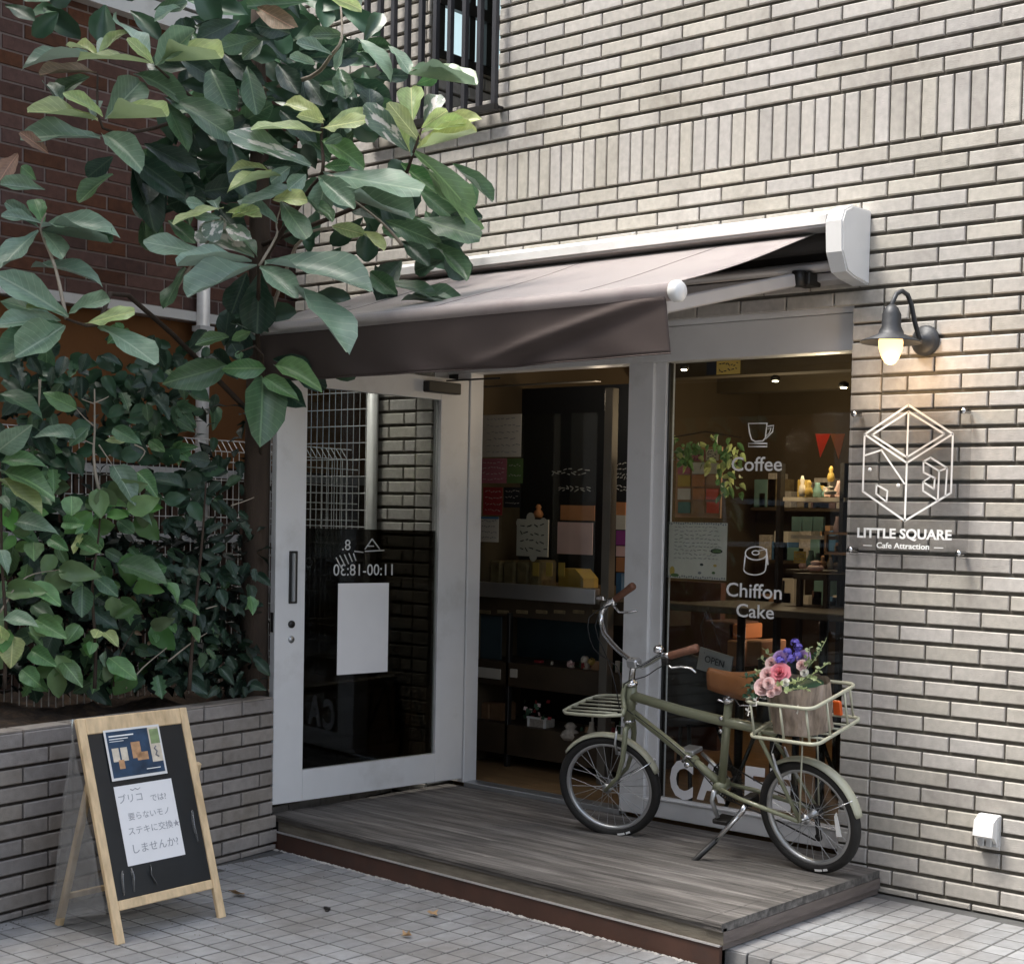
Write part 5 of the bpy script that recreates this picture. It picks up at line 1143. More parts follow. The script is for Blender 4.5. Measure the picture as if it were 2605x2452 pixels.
# (parent, base, tip, width, material) in the third zoom
for (p_,bx,by,tx,ty,wp,mt) in[(s2,365,450,205,370,88,Md),(s2,362,590,152,550,78,K),(s2,540,720,645,895,110,K),(s1,-10,650,135,535,118,K),(s1,10,700,190,690,78,Md),(s1,10,755,250,805,72,Md),(s1,-5,790,208,925,84,Yg),(s1,-5,870,40,910,50,K),(s2,340,865,340,955,95,Md),(s2,535,880,440,975,62,Md),(s1,80,985,245,1012,86,K),(s1,300,990,388,1000,72,Md),(s2,392,1040,348,1142,34,Yg),(s1,238,1068,315,1118,70,Md),(s2,380,1080,484,1140,76,Md),(s1,160,1085,160,1165,90,Md),(s1,148,1268,290,1385,92,Md),(s2,392,1288,388,1435,98,Mt),(s2,450,1250,555,1325,72,Mt),(s3,560,1190,785,1262,110,Mt),(s1,18,1452,172,1470,70,K),(s1,172,1452,305,1535,100,Md),(s2,380,1478,318,1562,80,Md),(s1,60,1530,55,1665,120,Yg),(s1,148,1598,255,1668,92,Md),(s2,290,1645,392,1755,82,Md),(s2,518,1632,650,1738,92,Md),(s1,105,1690,185,1760,92,Md),(s2,440,1560,428,1612,54,Md),(s2,498,1512,560,1572,56,Yg),(s3,798,1275,852,1352,44,Md),(s3,900,1490,948,1552,40,Md),(s3,820,1480,835,1520,40,Md),(s2,620,930,715,970,44,K),(s1,0,1120,35,1210,60,K),(s1,-5,380,185,440,90,Mt),(s2,540,540,640,600,80,Mt),(s2,600,600,500,600,40,Yg),(s2,420,540,330,620,60,Mt),(s3,650,750,750,840,70,Md),(s2,420,1000,360,1040,50,Md),(s1,200,840,245,910,80,Mt),(s2,560,980,640,1040,70,Mt),(s1,10,1560,0,1480,70,Yg),(s1,120,1460,80,1400,50,Md),(s2,470,1500,450,1540,60,Yg),(s2,500,1600,490,1670,30,K),(s3,740,1520,745,1560,36,Md),(s3,860,1380,940,1400,40,Md),(s3,1190,1340,1210,1420,40,Md),(s3,1230,1360,1170,1400,40,Md),(s3,870,820,700,750,60,Dk),(s3,1000,700,900,680,80,Dk)]:
    a=C3(bx,by); b_=C3(tx,ty); d=5.62+a[0]/520*.75 - .0
    seen_leaf(p_,a[0],a[1],b_[0],b_[1],wp/1.871/KV,d,d-.05,'ovate' if mt!=Mt else 'elliptic',mt,asp=.5)
def lobed(parent,x,y,s_,d,mt,an):
    # five lobes from one point
    for k,(da,l) in enumerate([(0,1),(.75,.8),(-.75,.8),(1.5,.5),(-1.5,.5)]):
        seen_leaf(parent,x,y,x+s_*l*math.cos(an+da),y+s_*l*math.sin(an+da)*.9,s_*.42*l+6,d,d-.03,'ovate',mt,asp=.4)
for (x,y,s_,mt) in[(300,1090,48,Mt),(330,1010,40,Dk),(340,870,45,Md),(255,850,36,Mt),(380,1100,40,Dk),(430,1110,40,Dk),(260,1170,36,Dk),(360,1250,40,Dk),(300,960,36,Mt),(400,950,44,Dk),(345,790,46,Mt),(240,640,44,Md)]:
    lobed(s3 if x>270 else s2,x,y,s_,5.95+x/520*.45,mt,ru(.6,2.4))
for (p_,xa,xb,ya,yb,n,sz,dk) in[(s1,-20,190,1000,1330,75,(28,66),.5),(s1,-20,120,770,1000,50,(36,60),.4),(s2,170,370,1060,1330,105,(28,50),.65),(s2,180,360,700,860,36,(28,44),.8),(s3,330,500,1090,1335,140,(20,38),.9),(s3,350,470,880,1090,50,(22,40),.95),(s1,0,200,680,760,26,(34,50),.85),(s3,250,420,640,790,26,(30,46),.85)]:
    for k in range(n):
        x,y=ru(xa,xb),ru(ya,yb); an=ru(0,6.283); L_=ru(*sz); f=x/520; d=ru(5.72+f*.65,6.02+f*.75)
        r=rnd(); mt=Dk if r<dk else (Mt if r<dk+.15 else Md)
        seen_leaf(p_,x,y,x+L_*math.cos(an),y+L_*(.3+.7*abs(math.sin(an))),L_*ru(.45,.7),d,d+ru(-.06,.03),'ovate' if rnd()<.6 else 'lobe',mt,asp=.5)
def br3(p_,pts,r,mt='twig_pale',d=None):
    P=[]
    for x,y in pts:
        a=C3(x,y); P.append(at(a[0],a[1],D=(d or 5.62+a[0]/520*.75)+.02))
    branch(p_,P,r,mt)
br3(s2,[(480,870),(455,760),(445,650),(450,560),(450,355)],.0075); br3(s2,[(450,620),(400,600),(365,590)],.003); br3(s2,[(445,530),(400,490),(365,450)],.003); br3(s2,[(470,620),(510,680),(545,730)],.0035); br3(s2,[(450,425),(420,415),(388,402)],.003); br3(s2,[(450,420),(490,405),(518,390)],.003); br3(s2,[(450,1780),(455,1600),(440,1300),(470,1050),(480,870)],.008,'twig_dark')
br3(s2,[(600,1780),(680,1680),(820,1565)],.004); br3(s3,[(800,1650),(900,1570),(985,1515)],.004); br3(s1,[(0,1420),(80,1290),(160,1235),(290,1215)],.004); br3(s1,[(20,1780),(30,1500),(10,1200),(5,900),(0,700)],.008,'twig_dark'); br3(s3,[(980,1400),(1035,1385)],.003); br3(s3,[(1100,910),(1160,890),(1210,870)],.003); br3(s3,[(900,1790),(920,1500),(960,1100),(980,800)],.009,'twig_dark'); br3(s3,[(640,620),(690,650),(660,700)],.004); br3(s2,[(190,310),(185,440)],.006)
br3(s2,[(540,1770),(560,1640),(640,1500)],.004,'twig_dark')
for (x,y) in[(460,1320),(690,1325),(620,1345),(640,1510),(700,1560)]:
    a=C3(x,y); d=5.9+a[0]/520*.6; seen_leaf(s3 if x>560 else s2,a[0],a[1],a[0]+14,a[1]+6,9,d,d,'ovate',Dr)

# ---- dark undergrowth and an unseen crown added above the frame to cast shade
def leafcloud(m,pts,L0,L1,tints=True):
    for P in pts:
        d=Vector((ru(-1,1),ru(-1,1),ru(-.7,.5))).normalized(); L_=ru(L0,L1); z=(Vector((ru(-.5,.5),ru(-.8,.2),1))); z=(z-d*z.dot(d)).normalized(); x=d.cross(z); w_=L_*ru(.22,.3)
        a=P; b_=P+d*L_*.55; c=P+d*L_-z*L_*.12
        m.add([a,b_-x*w_+z*w_*.3,b_,b_+x*w_+z*w_*.3,c],[(0,1,2),(0,2,3),(1,4,2),(2,4,3)],rnd(),smooth=False)
m=MB(); pts=[]
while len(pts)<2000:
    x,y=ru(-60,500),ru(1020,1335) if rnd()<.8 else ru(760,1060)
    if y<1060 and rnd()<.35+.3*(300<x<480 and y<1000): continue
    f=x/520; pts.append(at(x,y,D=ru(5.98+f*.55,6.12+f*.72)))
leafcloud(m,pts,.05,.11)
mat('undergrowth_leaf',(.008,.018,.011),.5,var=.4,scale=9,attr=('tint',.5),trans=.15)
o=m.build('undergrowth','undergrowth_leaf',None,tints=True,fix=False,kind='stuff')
m=MB(); pts=[]
while len(pts)<1100:
    P=Vector((ru(-2.4,1.3),ru(-5.1,-.4),ru(3.9,6.1)))
    q=((P.x+.7)/1.6)**2+((P.y+3.2)/1.9)**2+((P.z-5.0)/1.05)**2
    if q>1: continue
    px_,py_=proj(P)
    if py_>-70: continue
    pts.append(P)
leafcloud(m,pts,.16,.3)
mat('crown_leaf',(.058,.125,.068),.4,var=.2,attr=('tint',.25),trans=.2)
m.build('added_shade_crown','crown_leaf',tree,tints=True,fix=False,kind='stuff')

# ---- further leaves past the single ones, joined
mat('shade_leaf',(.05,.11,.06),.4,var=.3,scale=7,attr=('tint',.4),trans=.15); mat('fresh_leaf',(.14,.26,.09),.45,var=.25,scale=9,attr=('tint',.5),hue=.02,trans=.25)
def leaf_into(m,bx,by,tx,ty,wpx,db,dt,kind,asp=.42):
    B=at(bx,by,D=db); T=at(tx,ty,D=dt); a=(T-B); L_=a.length; app=wpx*KV/FPX*(db+dt)/2; Wd=max(app,asp*L_); vv=(CP-B).normalized(); a.normalize()
    n0=(vv-a*vv.dot(a)).normalized(); th=math.acos(min(1,app/Wd)); n1=Matrix.Rotation(th,3,a)@n0; n2=Matrix.Rotation(-th,3,a)@n0; n=n1 if n1.z>n2.z else n2
    z=(n-a*n.dot(a)).normalized(); x=a.cross(z); me=lmesh(kind,'leaf_mature')
    m.add([B+x*(v.co.x*Wd)+a*(v.co.y*L_)+z*(v.co.z*L_) for v in me.vertices],[tuple(p.vertices) for p in me.polygons],rnd(),smooth=True)
m=MB()
for (xa,xb,ya,yb,n,d0,d1) in[(340,720,-40,300,60,6.5,7.1),(0,330,-40,30,10,6.4,6.9),(600,820,330,540,12,6.6,6.9),(320,560,280,420,20,6.6,6.9),(480,640,560,700,12,6.5,6.8),(560,700,180,330,6,6.5,6.8)]:
    for k in range(n):
        x,y=ru(xa,xb),ru(ya,yb); an=ru(-.2,math.pi+.2) if rnd()<.7 else ru(-3,0); L_=ru(55,95); d=ru(d0,d1)
        leaf_into(m,x,y,x+L_*math.cos(an),y+L_*.85*math.sin(an),L_*ru(.4,.6),d,d+ru(-.12,.08),'obovate')
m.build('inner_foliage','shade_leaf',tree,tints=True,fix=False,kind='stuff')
m=MB()
for (xa,xb,ya,yb,n) in[(-10,300,690,900,80),(150,420,650,860,40),(-10,150,880,1000,30),(230,400,860,1000,20)]:
    for k in range(n):
        x,y=ru(xa,xb),ru(ya,yb); an=ru(-.5,math.pi+.5); L_=ru(28,52); f=x/520; d=ru(5.8+f*.6,6.02+f*.72)
        leaf_into(m,x,y,x+L_*math.cos(an),y+L_*.85*math.sin(an),L_*ru(.5,.7),d,d+ru(-.06,.04),'ovate',.5)
m.build('foliage','shade_leaf',s2,tints=True,fix=False,kind='stuff')
m=MB()
for k in range(58):
    x,y=ru(-15,300),ru(940,1310); an=ru(-.5,math.pi+.5); L_=ru(30,78); f=x/520; d=ru(5.62+f*.6,5.8+f*.65)
    leaf_into(m,x,y,x+L_*math.cos(an),y+L_*.85*math.sin(an),L_*ru(.5,.68),d,d+ru(-.06,.04),'ovate',.5)
m.build('foliage','fresh_leaf',s1,tints=True,fix=False,kind='stuff')
# ------------------------------------------------------------------ inside the cafe
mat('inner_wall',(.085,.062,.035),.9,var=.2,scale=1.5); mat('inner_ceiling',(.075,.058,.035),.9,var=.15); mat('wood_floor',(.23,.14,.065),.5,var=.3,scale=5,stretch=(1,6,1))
mat('plum_panel',(.12,.065,.05),.8,var=.1); mat('dark_wood',(.055,.038,.022),.6,var=.3); mat('teal_cover',(.13,.24,.22),.6,var=.3); mat('red_cloth',(.85,.16,.09),.7,trans=.2); mat('orange_cloth',(.62,.28,.12),.7,trans=.2)
mat('cardboard',(.42,.25,.14),.8,var=.2); mat('cream_card',(.62,.58,.50),.8,var=.1); mat('pink_card',(.42,.14,.18),.6,var=.15); mat('red_card',(.30,.03,.035),.6,var=.2); mat('green_card',(.09,.16,.05),.6); mat('black_card',(.012,.014,.018),.5); mat('blue_card',(.06,.16,.30),.6)
mat('yellow_card',(.50,.35,.08),.6,var=.1); mat('wicker',(.42,.38,.33),.85,var=.3,scale=60,bump=.8); mat('blue_grey_panel',(.045,.075,.09),.5,var=.2); mat('paper_bag',(.25,.14,.07),.85,var=.2); mat('lamp_glow',(1,.85,.6),.5,emit=8); mat('purple_card',(.35,.06,.30),.6); mat('kraft_bag',(.22,.17,.09),.85,var=.3,scale=30,bump=.5)
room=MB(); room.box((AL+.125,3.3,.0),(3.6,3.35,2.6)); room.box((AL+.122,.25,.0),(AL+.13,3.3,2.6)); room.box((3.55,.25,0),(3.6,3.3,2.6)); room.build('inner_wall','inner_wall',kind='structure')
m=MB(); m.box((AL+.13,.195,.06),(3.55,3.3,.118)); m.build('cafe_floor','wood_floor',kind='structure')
m=MB(); m.box((AL+.13,.245,2.50),(3.55,3.3,2.55)); 
for yy in(1.0,1.9,2.8): m.box((AL+.13,yy,2.36),(3.55,yy+.12,2.50))
m.build('cafe_ceiling','inner_ceiling',kind='structure')
def panel(name,x0,y0,x1,y1,Yp,mt,th=.004,parent=None,label=None,cat=None,group=None):
    """flat card standing in the plane y=Yp, its corners measured in the photograph"""
    a=at(x0,(y0+y1)/2,Y=Yp); b=at(x1,(y0+y1)/2,Y=Yp); t=at((x0+x1)/2,y0,Y=Yp); l=at((x0+x1)/2,y1,Y=Yp)
    m=MB(); m.box((a.x,Yp,l.z),(b.x,Yp+th,t.z)); o=m.build(name,mt,parent)
    if label: tag(o,label,cat,group)
    return o,(a.x,b.x,l.z,t.z)
def strokes(parent,box,Yp,rows,mt='ink_grey',seed=1,r=.0022,dens=7):
    rs=random.Random(seed); m=MB(); x0,x1,z0,z1=box
    for i in range(rows):
        z=z1-(i+.7)*(z1-z0)/(rows+.5); x=x0+(x1-x0)*.12
        while x<x1-(x1-x0)*.12:
            w_=(x1-x0)/dens*rs.uniform(.4,1); m.tube([(x,Yp-.001,z+rs.uniform(-1,1)*r*2),(x+w_*.6,Yp-.001,z+rs.uniform(-1,1)*r*2)],r*.5,4); x+=w_
    return m.build('print_line',mt,parent,kind='stuff')
GY=.136      # just in front of the right hand pane: white lettering on the glass
def gtext(s,x,y,wpx,size,bold=.0008):
    c=at(x,y,Y=GY); a=at(x-wpx/2,y,Y=GY); b=at(x+wpx/2,y,Y=GY)
    return text('lettering',s,size,frameM(c,(1,0,0),(0,0,1)),'letter_white',pane,width=(b-a).length,bold=bold,ext=.0004)
gtext('Coffee',1468,914,98,.088); gtext('Chiffon',1463,1160,108,.088); gtext('Cake',1465,1199,73,.084)
def gl(pts,r=.0034,closed=False,m=None):
    P=[at(x,y,Y=GY) for x,y in pts]; m=m or MB(); m.tube(P,r,5,closed,flat=1); return m
m=MB(); gl([(1453,822),(1489,822),(1486,850),(1481,856),(1466,857),(1459,853),(1455,840)],closed=True,m=m); gl([(1488,828),(1502,826),(1500,838),(1486,852)],m=m); gl([(1490,833),(1497,831),(1494,840),(1488,846)],.002,m=m); gl([(1453,861),(1489,861),(1489,867),(1453,867)],closed=True,m=m); m.build('cup_icon','letter_white',pane)
m=MB()
el=lambda cx,cy,rx,ry,a0=0,a1=360,n=20:[(cx+rx*math.cos(R_(a0+(a1-a0)*i/n)),cy+ry*math.sin(R_(a0+(a1-a0)*i/n))) for i in range(n+1)]
gl(el(1468,1074,21,13,20,345),m=m); gl(el(1467,1073,7,4),.003,m=m); gl([(1447,1078),(1444,1105)]+el(1465,1105,21,11,180,10,10)+[(1487,1100),(1488,1075)],m=m); gl([(1470,1070),(1488,1066),(1491,1096),(1486,1097)],m=m); m.build('cake_icon','letter_white',pane)
# fat CAFE letters low on the glass
def fat(s,x,y,h,w_):
    c=at(x,y,Y=GY); a=at(x-w_/2,y,Y=GY); b=at(x+w_/2,y,Y=GY); t=at(x,y-h,Y=GY)
    return text('big_letter',s,(t-c).length*1.38,frameM(c,(1,0,0),(0,0,1)),'paper_plain',pane,width=(b-a).length*.86,bold=.010,ext=.0004)
fat('C',1322,1546,72,52); fat('A',1380,1551,72,64); fat('F',1462,1560,72,44); fat('E',1512,1567,74,48)
o,bx_=panel('security_sticker',1372,701,1437,727,GY,'yellow_card',.001,pane); 
m=MB(); m.box((bx_[0],GY-.001,bx_[2]),(bx_[0]+(bx_[1]-bx_[0])*.3,GY-.0003,bx_[3])); m.build('sticker_print','black_card',o); strokes(o,(bx_[0]+(bx_[1]-bx_[0])*.3,bx_[1],bx_[2],bx_[3]),GY-.001,2,'black_card',5,.004,6)
# menu taped inside the glass
MY=.152
o,bx_=panel('menu_sheet',1293,1014,1411,1124,MY,'cream_card',.001,None,'white illustrated menu sheet taped inside the window left of the Chiffon Cake lettering','menu')
strokes(o,(bx_[0]+.01,bx_[1]-.01,bx_[2]+.08,bx_[3]-.01),MY,9,'ink_grey',3,.0022,9)
m=MB(); 
rs=random.Random(4)
for k in range(26):
    t=k/26; 
    for z in(bx_[3]-.006,bx_[2]+.008): m.lathe([(.005,0),(.004,.001)],(bx_[0]+(bx_[1]-bx_[0])*t+.004,MY-.0005,z+rs.uniform(-.003,.003)),(0,-1,0),6)
m.build('border_print','ink_grey',o,kind='stuff')
def blob(x,y,rx,ry,mt,par,Yp=MY-.001,nm='print_mark'):
    c=at(x,y,Y=Yp); m=MB(); vs=[c]; n=14
    for k in range(n): a=2*math.pi*k/n; vs.append(c+Vector((math.cos(a)*rx,0,math.sin(a)*ry)))
    m.add([v for v in vs]+[v+Vector((0,.0005,0)) for v in vs],[(0,k+1,(k+1)%n+1) for k in range(n)]+[(k+1,(k+1)%n+1,(k+1)%n+n+2,k+n+2) for k in range(n)]); return m.build(nm,mt,par)
blob(1391,1070,.034,.011,'black_card',o); blob(1391,1070,.026,.007,'green_card',o,MY-.0016); blob(1305,1108,.014,.022,'yellow_card',o); blob(1310,1116,.024,.008,'green_card',o,MY-.0016)
for k,(x,y) in enumerate([(1362,1096),(1388,1098),(1358,1112),(1385,1112)]): blob(x,y,.010,.006,['black_card','yellow_card','ink_grey','green_card'][k],o)
# card wall behind the menu
rk_=thing('postcard_rack',at(1357,1000,Y=.75),'rack of colourful postcards hanging inside behind the window plants','card rack')
o,bx_=panel('back_board',1312,868,1400,1005,.76,'cardboard',.01,rk_)
cols=['pink_card','cream_card','orange_cloth','yellow_card','cardboard','teal_cover','red_cloth','blue_card']
n=0
for j,y in enumerate((872,898,922,948,974)):
    for i,x in enumerate((1316,1344,1371)):
        mt=[['cream_card','pink_card','cream_card'],['pink_card','cream_card','cream_card'],['yellow_card','orange_cloth','cardboard'],['cream_card','orange_cloth','red_cloth'],['teal_cover','cardboard','red_cloth']][j][i]
        q,bb_=panel('card',x+ru(-1,1),y+ru(-1,1),x+24,y+22,.752,mt,.003,rk_)
for x in(1320,1345,1372): strokes(rk_,(at(x,872,Y=.75).x,at(x+20,872,Y=.75).x,at(x,895,Y=.75).z,at(x,873,Y=.75).z),.748,3,'black_card',int(x),.004,3)
# hanging plant
hp=thing('hanging_plant',at(1380,860,Y=.6),'leafy green trailing plant hanging inside the window','plant')
for k in range(120):
    x,y=(ru(1296,1345),ru(845,900)) if rnd()<.35 else (ru(1330,1440),ru(840,905)) if rnd()<.5 else (ru(1395,1440),ru(870,960)) ; L_=ru(12,22); d=ru(.5,.7); B=at(x,y,Y=d); T=B+Vector((ru(-.04,.04),ru(-.03,.03),ru(-.06,.0))); put_leaf(hp,B,T,.026,Vector((ru(-.5,1),-1,ru(0,1))),'ovate','leaf_mid' if rnd()<.6 else 'leaf_young_lit')
m=MB(); m.tube([at(1300,850,Y=.6),at(1370,838,Y=.6),at(1440,850,Y=.6)],.004,5); m.build('stem','twig_dark',hp)
# bunting
for k,(x0,x1,xt,yt,mt,lb) in enumerate([(1583,1612,1592,888,'red_cloth','red bunting pennant hanging inside the top right of the window'),(1612,1640,1628,892,'orange_cloth','orange bunting pennant beside the red one inside the window')]):
    a,b,c=at(x0,842,Y=1.0),at(x1,842,Y=1.0),at(xt,yt,Y=1.0); m=MB(); m.prism([a,b,c],(0,.003,0)); tag(m.build('bunting_flag',mt),lb,'bunting')
# shelves at the right
sh=thing('display_shelf',at(1580,1185,Y=1.3),'dark display shelf with small ornaments behind the right side of the window','shelf')
def shelf_board(x0,x1,y,Yp,mt='dark_wood',nm='shelf_board',th=.02,dep=.25):
    a,b=at(x0,y,Y=Yp),at(x1,y,Y=Yp); m=MB(); m.box((a.x,Yp,a.z-th),(b.x,Yp+dep,a.z)); return m.build(nm,mt,sh)
shelf_board(1520,1640,965,1.2,'cream_card'); shelf_board(1535,1600,1038,1.2,'cream_card'); shelf_board(1525,1645,1105,1.2); 
for x in(1518,1640): 
    a=at(x,1100,Y=1.25); m=MB(); m.box((a.x-.012,1.2,.12),(a.x+.012,1.24,at(x,900,Y=1.25).z)); m.build('shelf_post','black_metal',sh)
def orn(x,y,h,w_,mt,Yp=1.15,lab='',cat='ornament',nm='figurine'):
    c=at(x,y,Y=Yp); k=h*KV/FPX*depth(c); r=w_*KV/FPX*depth(c)/2; m=MB(); m.lathe([(r*.7,0),(r,k*.25),(r*.75,k*.5),(r*.4,k*.62),(r*.62,k*.8),(r*.25,k)],c,(0,0,1),10); return tag(m.build(nm,mt),lab,cat)
orn(1557,964,40,15,'cream_card',lab='pale slim figurine at the left end of the lit upper shelf'); orn(1570,964,32,17,'yellow_card',lab='small yellowish figurine on the lit upper shelf'); orn(1612,960,16,26,'cream_card',lab='low pale ornament at the right end of the upper shelf'); orn(1613,935,30,16,'yellow_card',1.3,'round yellow framed clock above the upper shelf','clock','small_clock')
for k in range(3):
    o,_b=panel('book',1537+k*21,1003,1556+k*21,1031,1.18,'teal_cover',.02,None,['leftmost teal book cover on the middle shelf','middle teal book cover on the middle shelf','rightmost teal book cover on the middle shelf'][k],'book')
fr2=thing('picture_frame',at(1625,1075,Y=1.1),'empty pale picture frame leaning at the right of the shelf','picture frame')
for (x0,y0,x1,y1) in[(1600,1033,1650,1038),(1600,1072,1650,1077),(1600,1038,1604,1072)]: panel('frame_bar',x0,y0,x1,y1,1.1,'cardboard',.015,fr2)
o,_b=panel('price_card',1541,1070,1564,1093,1.05,'yellow_card',.004,None,'tan handwritten card standing on the small table','card'); strokes(o,_b,1.05,3,'ink_grey',9,.003,4)
orn(1583,1108,20,36,'petal_pale',1.08,'pink and cream soft toy lying on the small table','toy','soft_toy'); orn(1597,1100,22,14,'cardboard',1.12,'small brown ornament beside the soft toy')
tb_=thing('side_table',at(1570,1180,Y=1.1),'small dark table carrying a toy and card inside','table'); m=MB(); a,b=at(1540,1112,Y=1.0),at(1605,1112,Y=1.0); m.box((a.x,1.0,a.z-.03),(b.x,1.3,a.z)); m.build('tabletop','dark_wood',tb_)
for x in(a.x+.02,b.x-.02):
    m=MB(); m.box((x-.012,1.02,.12),(x+.012,1.05,a.z-.03)); m.build('leg','dark_wood',tb_)
# table and chairs behind the glass
TY=.75
ta=thing('cafe_table',at(1450,1180,Y=TY),'long wooden cafe table just inside the window','table'); a,b=at(1292,1170,Y=.62),at(1660,1170,Y=.62); m=MB(); m.cbox((a.x,.62,a.z-.035),(b.x,1.25,a.z),.004); m.build('tabletop','dark_wood',ta)
for x,y in[(1440,.8),(1600,.8)]:
    c=at(x,1200,Y=y); m=MB(); m.tube([(c.x,y,.12),(c.x,y,a.z-.03)],.022,8); m.build('leg','black_metal',ta)
def chair(x,Yp,flip,lab):
    c=at(x,1400,Y=Yp); t=thing('cafe_chair',(c.x,Yp,.12),lab,'chair','black chairs at the cafe table'); s=-1 if flip else 1
    m=MB()
    def sh_(u,v):
        a=(u-.5)*2; return Vector((c.x+.21*a,Yp-.2*s*(1-a*a)*1.0+.05,.50+.36*v-.10*abs(a)**3*v+.02*math.sin(v*3)))
    m.grid(sh_,12,6); o=m.build('backrest','black_metal',t); q=o.modifiers.new('s','SOLIDIFY'); q.thickness=.02
    m=MB(); m.lathe([(.20,-.02),(.21,0),(.2,.015)],(c.x,Yp,.54),(0,0,1),18); m.build('seat','black_metal',t)
    for dx,dy in((-1,-1),(1,-1),(1,1),(-1,1)):
        m=MB(); m.tube([(c.x+.1*dx,Yp+.1*dy,.53),(c.x+.21*dx,Yp+.21*dy,.12)],.011,6); m.build('leg','black_metal',t)
chair(1330,.52,False,'black shell backed chair inside the window beside the door post'); chair(1530,.62,False,'black shell backed chair inside the window behind the flower pot')
for (x0,y0,x1,y1,Yp,mt,lb) in[(1365,1208,1425,1290,1.6,'plum_panel','dusky pink box glimpsed below the cafe table, left of the table leg'),(1410,1245,1440,1292,1.55,'cardboard','small tan box left of the table leg'),(1448,1245,1478,1290,1.5,'cardboard','small tan box right of the table leg'),(1415,1212,1432,1240,1.6,'orange_cloth','orange bundle on the tan box below the table')]:
    a,b=at(x0,y1,Y=Yp),at(x1,y0,Y=Yp); m=MB(); m.cbox((a.x,Yp,max(.12,a.z)),(b.x,Yp+.25,b.z),.006); tag(m.build('box',mt),lb,'box')
m=MB(); a,b=at(1296,1180,Y=1.9),at(1400,1132,Y=1.9); m.box((a.x,1.9,.12),(b.x,1.95,b.z)); m.build('plum_partition','plum_panel'); tag(bpy.data.objects['plum_partition'],'plum coloured partition behind the cafe table','partition')
o,_b=panel('open_sign',1352,1264,1417,1308,.3,'blue_card',.008,None,'small grey OPEN plate hanging inside beside the bicycle saddle','sign'); o.data.materials[0]=MATS['alu']; o.rotation_euler=(0,R_(10),0)
cc=at(1386,1290,Y=.295); text('lettering','OPEN',.045,frameM(cc,(1,0,-.18),(.18,0,1)),'black_card',o,ext=.0005)
m=MB(); m.tube([at(1368,1268,Y=.3),at(1360,1215,Y=.32),at(1375,1180,Y=.35)],.0015,4); m.tube([at(1402,1268,Y=.3),at(1385,1215,Y=.32),at(1375,1180,Y=.35)],.0015,4); m.build('cord','cable_black',o)
# ---- screen, stickers and shelves seen through the doorway
scn=thing('inner_screen',at(1040,1100,Y=.55),'dark framed glass screen just inside the doorway covered with stickers','screen')
SY2=.55
def scb(name,x0,y0,x1,y1,mt,dep=.05,Yp=SY2):
    a,b=at(x0,y1,Y=Yp),at(x1,y0,Y=Yp); m=MB(); m.cbox((a.x,Yp,max(a.z,.12)),(b.x,Yp+dep,b.z),.003); return m.build(name,mt,scn)
mat('bronze_frame',(.15,.14,.12),.5,metal=.3,var=.1)
scb('stile',1155,752,1190,1600,'bronze_frame'); scb('top_rail',915,738,1155,752,'bronze_frame')
a,b=at(915,1143,Y=SY2),at(1155,800,Y=SY2); m=MB(); m.box((a.x,SY2+.02,a.z),(b.x,SY2+.024,b.z)); gp=m.build('pane','window_glass',scn)
scb('mid_rail',905,1143,1155,1156,'alu',.04)
SK=SY2+.012
for (x0,y0,x1,y1,mt,rows,ink,lb) in[(937,805,1012,887,'cream_card',6,'ink_grey','white certificate sheet, topmost on the glass screen inside the door'),(932,890,983,938,'pink_card',4,'cream_card','pink square sticker below the white certificate'),(985,890,1015,938,'green_card',2,'cream_card','green and white sticker right of the pink one'),(938,946,975,1000,'red_card',4,'cream_card','red sticker with white lettering below the pink one'),(978,946,1010,985,'black_card',3,'cream_card','black sticker right of the red one'),(932,1003,968,1052,'cream_card',4,'black_card','white sticker with a blue top edge, lowest on the screen')]:
    o,_b=panel('sticker',x0,y0,x1,y1,SK,mt,.001,None,lb,'sticker'); strokes(o,_b,SK-.001,rows,ink,int(x0+y0),.003,5)
    if 'blue top' in lb:
        m=MB(); m.box((_b[0],SK-.002,_b[3]-.012),(_b[1],SK-.0005,_b[3])); m.build('print','blue_card',o)
# chalked dark wall and counter display
o,_b=panel('chalk_wall_board',915,752,1240,1130,.95,'black_card',.01,None,'black chalkboard wall with white handwriting behind the screen','chalkboard')
for i,(x0,x1,y) in enumerate([(1060,1150,917),(1075,1150,948),(1190,1240,905),(1190,1240,925),(1190,1240,948)]):
    strokes(o,(at(x0,y,Y=.94).x,at(x1,y,Y=.94).x,at(x0,y+8,Y=.94).z,at(x0,y-8,Y=.94).z),.945,2,'chalk_white',i+30,.005,6)
o,_b=panel('speech_bubble_sign',1003,1008,1064,1080,.70,'cream_card',.006,None,'cloud shaped cream price sign with handwriting behind the screen','sign'); strokes(o,_b,.70,4,'black_card',77,.006,4)
for (x,y,r) in[(1008,1015,.03),(1030,1006,.04),(1055,1015,.035),(1010,1070,.03),(1035,1080,.035),(1058,1068,.03)]: blob(x,y,r*.8,r*.8,'cream_card',o,.705,'cloud_edge')
panel('poster',1088,981,1154,1010,.8,'orange_cloth',.005,None,'orange banner card above the pale sheet behind the screen','poster'); panel('poster',1082,1014,1150,1076,.8,'petal_pale',.005,None,'pale pinkish sheet below the orange banner card','poster')
orn(1045,1005,26,20,'orange_cloth',.8,'orange round ornament above the cloud shaped sign')
for k,x in enumerate((950,976,1002,1026)):
    c=at(x+10,1140,Y=.72); m=MB(); m.cbox((c.x-.045,.72,c.z-.02),(c.x+.045,.86,c.z+.15),.012); tag(m.build('kraft_bag','kraft_bag'),['leftmost brown kraft bag on the counter behind the screen','second brown kraft bag on the counter','third brown kraft bag on the counter','rightmost brown kraft bag on the counter'][k],'bag')
